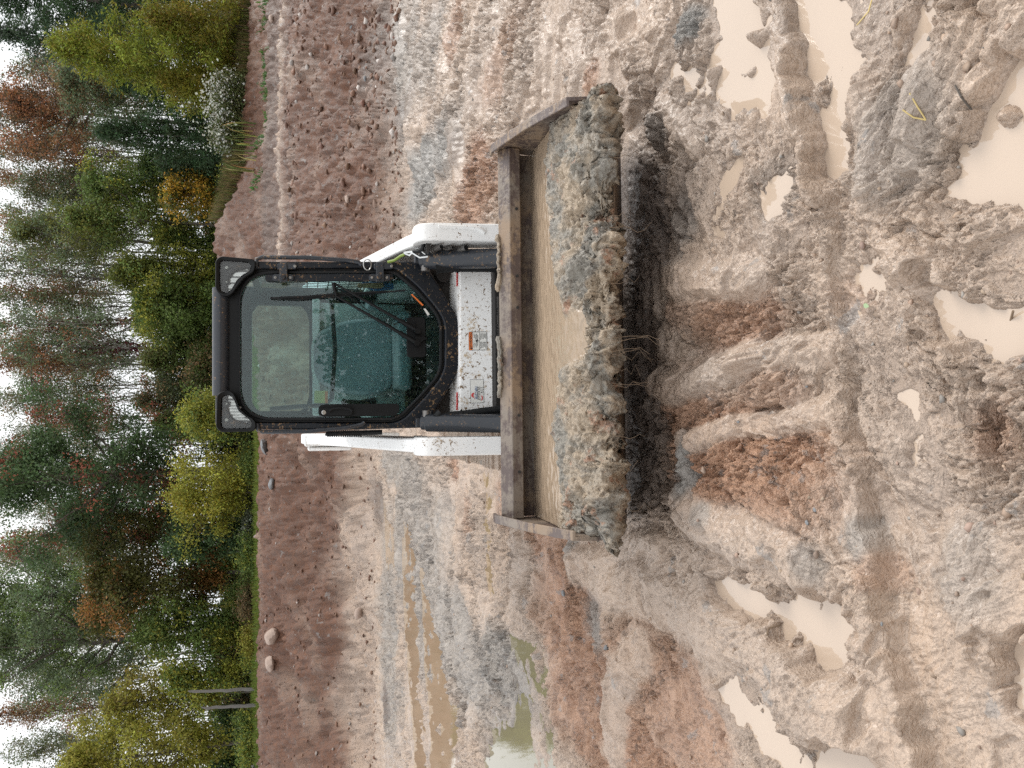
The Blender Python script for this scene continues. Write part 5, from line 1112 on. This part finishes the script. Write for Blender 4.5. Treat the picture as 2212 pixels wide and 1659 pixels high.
for vx, vy, w, mat, lab in ((803, 290, 20, 'stone_brown', 'brown angular stone biggest on the right bank foot'), (795, 195, 17, 'stone', 'tan stone on the right bank above the grey strip'), (752, 430, 20, 'stone', 'pale pinkish stone on the right bank near the cab'), (812, 440, 18, 'stone_brown', 'brown stone on the right bank foot near the white arm'), (762, 60, 14, 'stone_blue', 'blue-grey stone high on the right bank'), (790, 170, 12, 'stone_blue', 'grey stone beside the tan one on the right bank'), (590, 40, 26, 'stone', 'flat pale slab by the grass at the far right'),
        (1600, 911, 9, 'stone_blue', 'upright slate sliver in the clay before the bucket'), (1770, 1100, 15, 'stone_blue', 'blue-grey stone in the clay by the rut edge'), (1757, 1128, 12, 'stone_blue', 'pale grey stone left of the blue one by the rut edge'), (1748, 833, 13, 'stone_blue', 'dark slate chip beyond the rut, in the middle'), (1312, 1400, 16, 'stone_blue', 'grey lump in the red clay at left'), (1222, 1280, 18, 'stone_blue', 'flat grey lump left of the bucket'),
        (1962, 1342, 10, 'stone_blue', 'small slate chip just below the rut at left'), (2095, 1250, 10, 'stone_brown', 'dark flat stone in the smooth grey mud'), (1525, 762, 9, 'stone', 'white pebble in the clay before the bucket'), (1122, 1290, 12, 'stone', 'round pinkish stone beside the green puddle')):
    p = hit(vx, vy, 1.3, 30); k = math.hypot(p[1], CAMZ - p[2]) / F; stone('stone', p, (w * k, w * k * .7, w * k * .55), mat, lab, sink=.45)
def pebbles(name, X, Y, smin, smax, cols, label):
    n = len(X); Z, _ = terrain(X, Y, True); bm = bmesh.new(); bmesh.ops.create_icosphere(bm, subdivisions=1, radius=1); bv = np.array([v.co[:] for v in bm.verts]); bf = np.array([[v.index for v in f.verts] for f in bm.faces]); bm.free()
    s = smin + (smax - smin) * rng.random(n) ** 3; a = rng.random(n) * 6.28; V = bv[None] * (1 + .28 * rng.standard_normal((n, len(bv), 1))) * s[:, None, None] * np.array([1, .8, .6])
    c, sn = np.cos(a)[:, None], np.sin(a)[:, None]; Vx = V[..., 0] * c - V[..., 1] * sn; Vy = V[..., 0] * sn + V[..., 1] * c
    V = np.stack([Vx + X[:, None], Vy + Y[:, None], V[..., 2] + (Z + s * .05)[:, None]], -1).reshape(-1, 3); Fc = (bf[None] + (np.arange(n) * len(bv))[:, None, None]).reshape(-1, 3)
    return tag(np_mesh(name, V, Fc, M['pebble'], None, False, None, np.repeat(cols, len(bv), axis=0), tri=True), label, 'gravel', None, 'stuff')
n = 2800; X = rng.uniform(1.6, 11, n); Y = rng.uniform(12.6, 20, n); d_ = Y - .22 * (X - 5); k = (d_ < 18.5) & (rng.random(n) < np.where(d_ < 15.2, 1, .55)); X, Y = X[k], Y[k]
cc = tint_mix((.17, .092, .060), len(X), .22, (.36, .32, .29), .10, .03); pebbles('gravel', X, Y, .015, .085, cc, 'broken brown stones strewn over the right bank')
n = 1700; X = rng.uniform(-13, 1.0, n); Y = rng.uniform(17, 24, n); cc = tint_mix((.155, .084, .054), n, .22, (.33, .28, .25), .08, .03); pebbles('bank_gravel', X, Y, .012, .065, cc, 'small brown clods and stones over the left bank')
n = 1300; th = rng.uniform(-.62, .62, n); r_ = 1.3 + 8 * rng.random(n) ** 1.3; X, Y = r_ * np.sin(th), r_ * np.cos(th); lx, ly = to_local(X, Y); k = (np.abs(lx) > 1.0) | (ly < -1.7); X, Y = X[k], Y[k]
cc = tint_mix((.33, .24, .18), len(X), .18, (.25, .225, .20), .12, .02); pebbles('mud_crumbs', X, Y, .003, .016, cc, 'crumbs of mud and grit scattered over the wet ground')
# ---- straws, twigs and a leaf lying on the mud
def on_mud(pts, r, name, mat, label, cat):
    P = []
    for i, (a, b) in enumerate(pts):
        q = hit(a, b, 1.2, 6); P.append((q[0], q[1], q[2] + .006))
    return tag(MB().tube(P, r, 6).build(name, M[mat], None), label, cat)
on_mud([(1955, 238), (1985, 255), (2008, 260)], .0022, 'straw', 'straw', 'longer leg of the bent yellow straw on the grey mud', 'straw'); on_mud([(1972, 202), (1992, 232), (2008, 259)], .002, 'straw', 'straw', 'shorter yellow straw meeting the long one at its tip', 'straw')
on_mud([(1857, 55), (1880, 25), (1892, -10)], .002, 'straw', 'straw', 'pale straw beside the puddle at top right', 'straw')
on_mud([(2070, 185), (2090, 210), (2104, 238)], .0028, 'twig', 'bark', 'dark twig sticking over the edge of the big puddle', 'twig'); on_mud([(2188, 710), (2192, 690), (2194, 672)], .003, 'twig', 'root', 'short twig lying in the puddle at right', 'twig'); on_mud([(1660, 1372), (1668, 1356), (1690, 1350)], .003, 'twig', 'root', 'bent twig between the diagonal puddle and its mud bank', 'twig')
p = hit(1880, 661, 1.3, 5); s = .014; a = np.array([(-1.2, -.1, 0), (-.4, .5, .12), (.6, .45, .1), (1.3, 0, 0), (.5, -.5, .05), (-.5, -.45, .02)]) * s
bm = bmesh.new(); bm.faces.new([bm.verts.new(v) for v in a]); bm2 = bmesh.ops.extrude_face_region(bm, geom=bm.faces[:]); bmesh.ops.translate(bm, verts=[v for v in bm2['geom'] if isinstance(v, bmesh.types.BMVert)], vec=(0, 0, .0012)); me = bpy.data.meshes.new('fallen_leaf'); bm.to_mesh(me); bm.free()
M['greenleaf'] = flat('green_leaf', (.27, .36, .20), .5); me.materials.append(M['greenleaf']); o = link(bpy.data.objects.new('fallen_leaf', me)); o.location = (p[0], p[1], p[2] + .012); o.rotation_euler = (.1, .2, 1.2); tag(o, 'single green leaf lying on the mud before the rut', 'leaf')

# ================================================================== SKY, LIGHT, CAMERA
w = bpy.data.worlds.new('World'); scene.world = w; w.use_nodes = True
nt = w.node_tree; bg = nt.nodes['Background']
sky = nt.nodes.new('ShaderNodeTexSky'); sky.sky_type = 'NISHITA'; sky.sun_disc = False
SUN_EL, SUN_AZ = R(40), R(62)                  # azimuth clockwise from +Y
sky.sun_elevation = SUN_EL; sky.sun_rotation = SUN_AZ
hs = nt.nodes.new('ShaderNodeHueSaturation'); hs.inputs['Saturation'].default_value = .25
nt.links.new(sky.outputs[0], hs.inputs['Color'])
tc = nt.nodes.new('ShaderNodeTexCoord'); mp = nt.nodes.new('ShaderNodeMapping'); mp.inputs['Scale'].default_value = (1, 1, 2.2)
nt.links.new(tc.outputs['Generated'], mp.inputs['Vector'])
nz = nt.nodes.new('ShaderNodeTexNoise'); nz.inputs['Scale'].default_value = 2.2; nz.inputs['Detail'].default_value = 5; nz.inputs['Distortion'].default_value = .4
nt.links.new(mp.outputs['Vector'], nz.inputs['Vector'])
rp = nt.nodes.new('ShaderNodeValToRGB'); e = rp.color_ramp.elements
e[0].position = .30; e[0].color = (.80, .83, .88, 1); e[1].position = .68; e[1].color = (1.12, 1.12, 1.11, 1)
nt.links.new(nz.outputs['Fac'], rp.inputs['Fac'])
sp = nt.nodes.new('ShaderNodeSeparateXYZ'); nt.links.new(tc.outputs['Generated'], sp.inputs[0])
mr = nt.nodes.new('ShaderNodeMapRange'); mr.inputs['From Min'].default_value = 0; mr.inputs['From Max'].default_value = 1; mr.inputs['To Min'].default_value = 7.5; mr.inputs['To Max'].default_value = 11.5
nt.links.new(sp.outputs['Z'], mr.inputs['Value'])
ml = nt.nodes.new('ShaderNodeVectorMath'); ml.operation = 'SCALE'
nt.links.new(rp.outputs['Color'], ml.inputs[0]); nt.links.new(mr.outputs[0], ml.inputs['Scale'])
mx = nt.nodes.new('ShaderNodeMix'); mx.data_type = 'RGBA'; mx.inputs[0].default_value = .85
nt.links.new(hs.outputs[0], mx.inputs[6]); nt.links.new(ml.outputs[0], mx.inputs[7]); nt.links.new(mx.outputs[2], bg.inputs['Color'])
bg.inputs['Strength'].default_value = .1
sd = bpy.data.lights.new('sun', 'SUN'); sd.energy = 1.5; sd.angle = R(28); sd.color = (1, .97, .92)
so = link(bpy.data.objects.new('sun', sd)); so.location = (-6, 10, 25)
v = Vector((math.sin(SUN_AZ) * math.cos(SUN_EL), math.cos(SUN_AZ) * math.cos(SUN_EL), math.sin(SUN_EL)))
so.rotation_euler = v.to_track_quat('Z', 'Y').to_euler()

cam = bpy.data.cameras.new('camera'); cam.sensor_width = 36; cam.sensor_fit = 'HORIZONTAL'; cam.lens = 1700 / 2212 * 36
cam.clip_end = 1000; cam.clip_start = .05
co = link(bpy.data.objects.new('camera', cam))
X = Vector((0, -SP, -CP)); Y = Vector((1, 0, 0)); Z = Vector((0, -CP, SP))
m = Matrix((X, Y, Z)).transposed().to_4x4(); m.translation = Vector((0, 0, CAMZ)); co.matrix_world = m
scene.camera = co
vs = scene.view_settings; vs.view_transform = 'Standard'; vs.look = 'None'; vs.exposure = 0.70; vs.gamma = 1; vs.use_curve_mapping = False
scene.render.engine = 'CYCLES'
scene.cycles.use_denoising = False
scene.cycles.max_bounces = 8; scene.cycles.transparent_max_bounces = 16
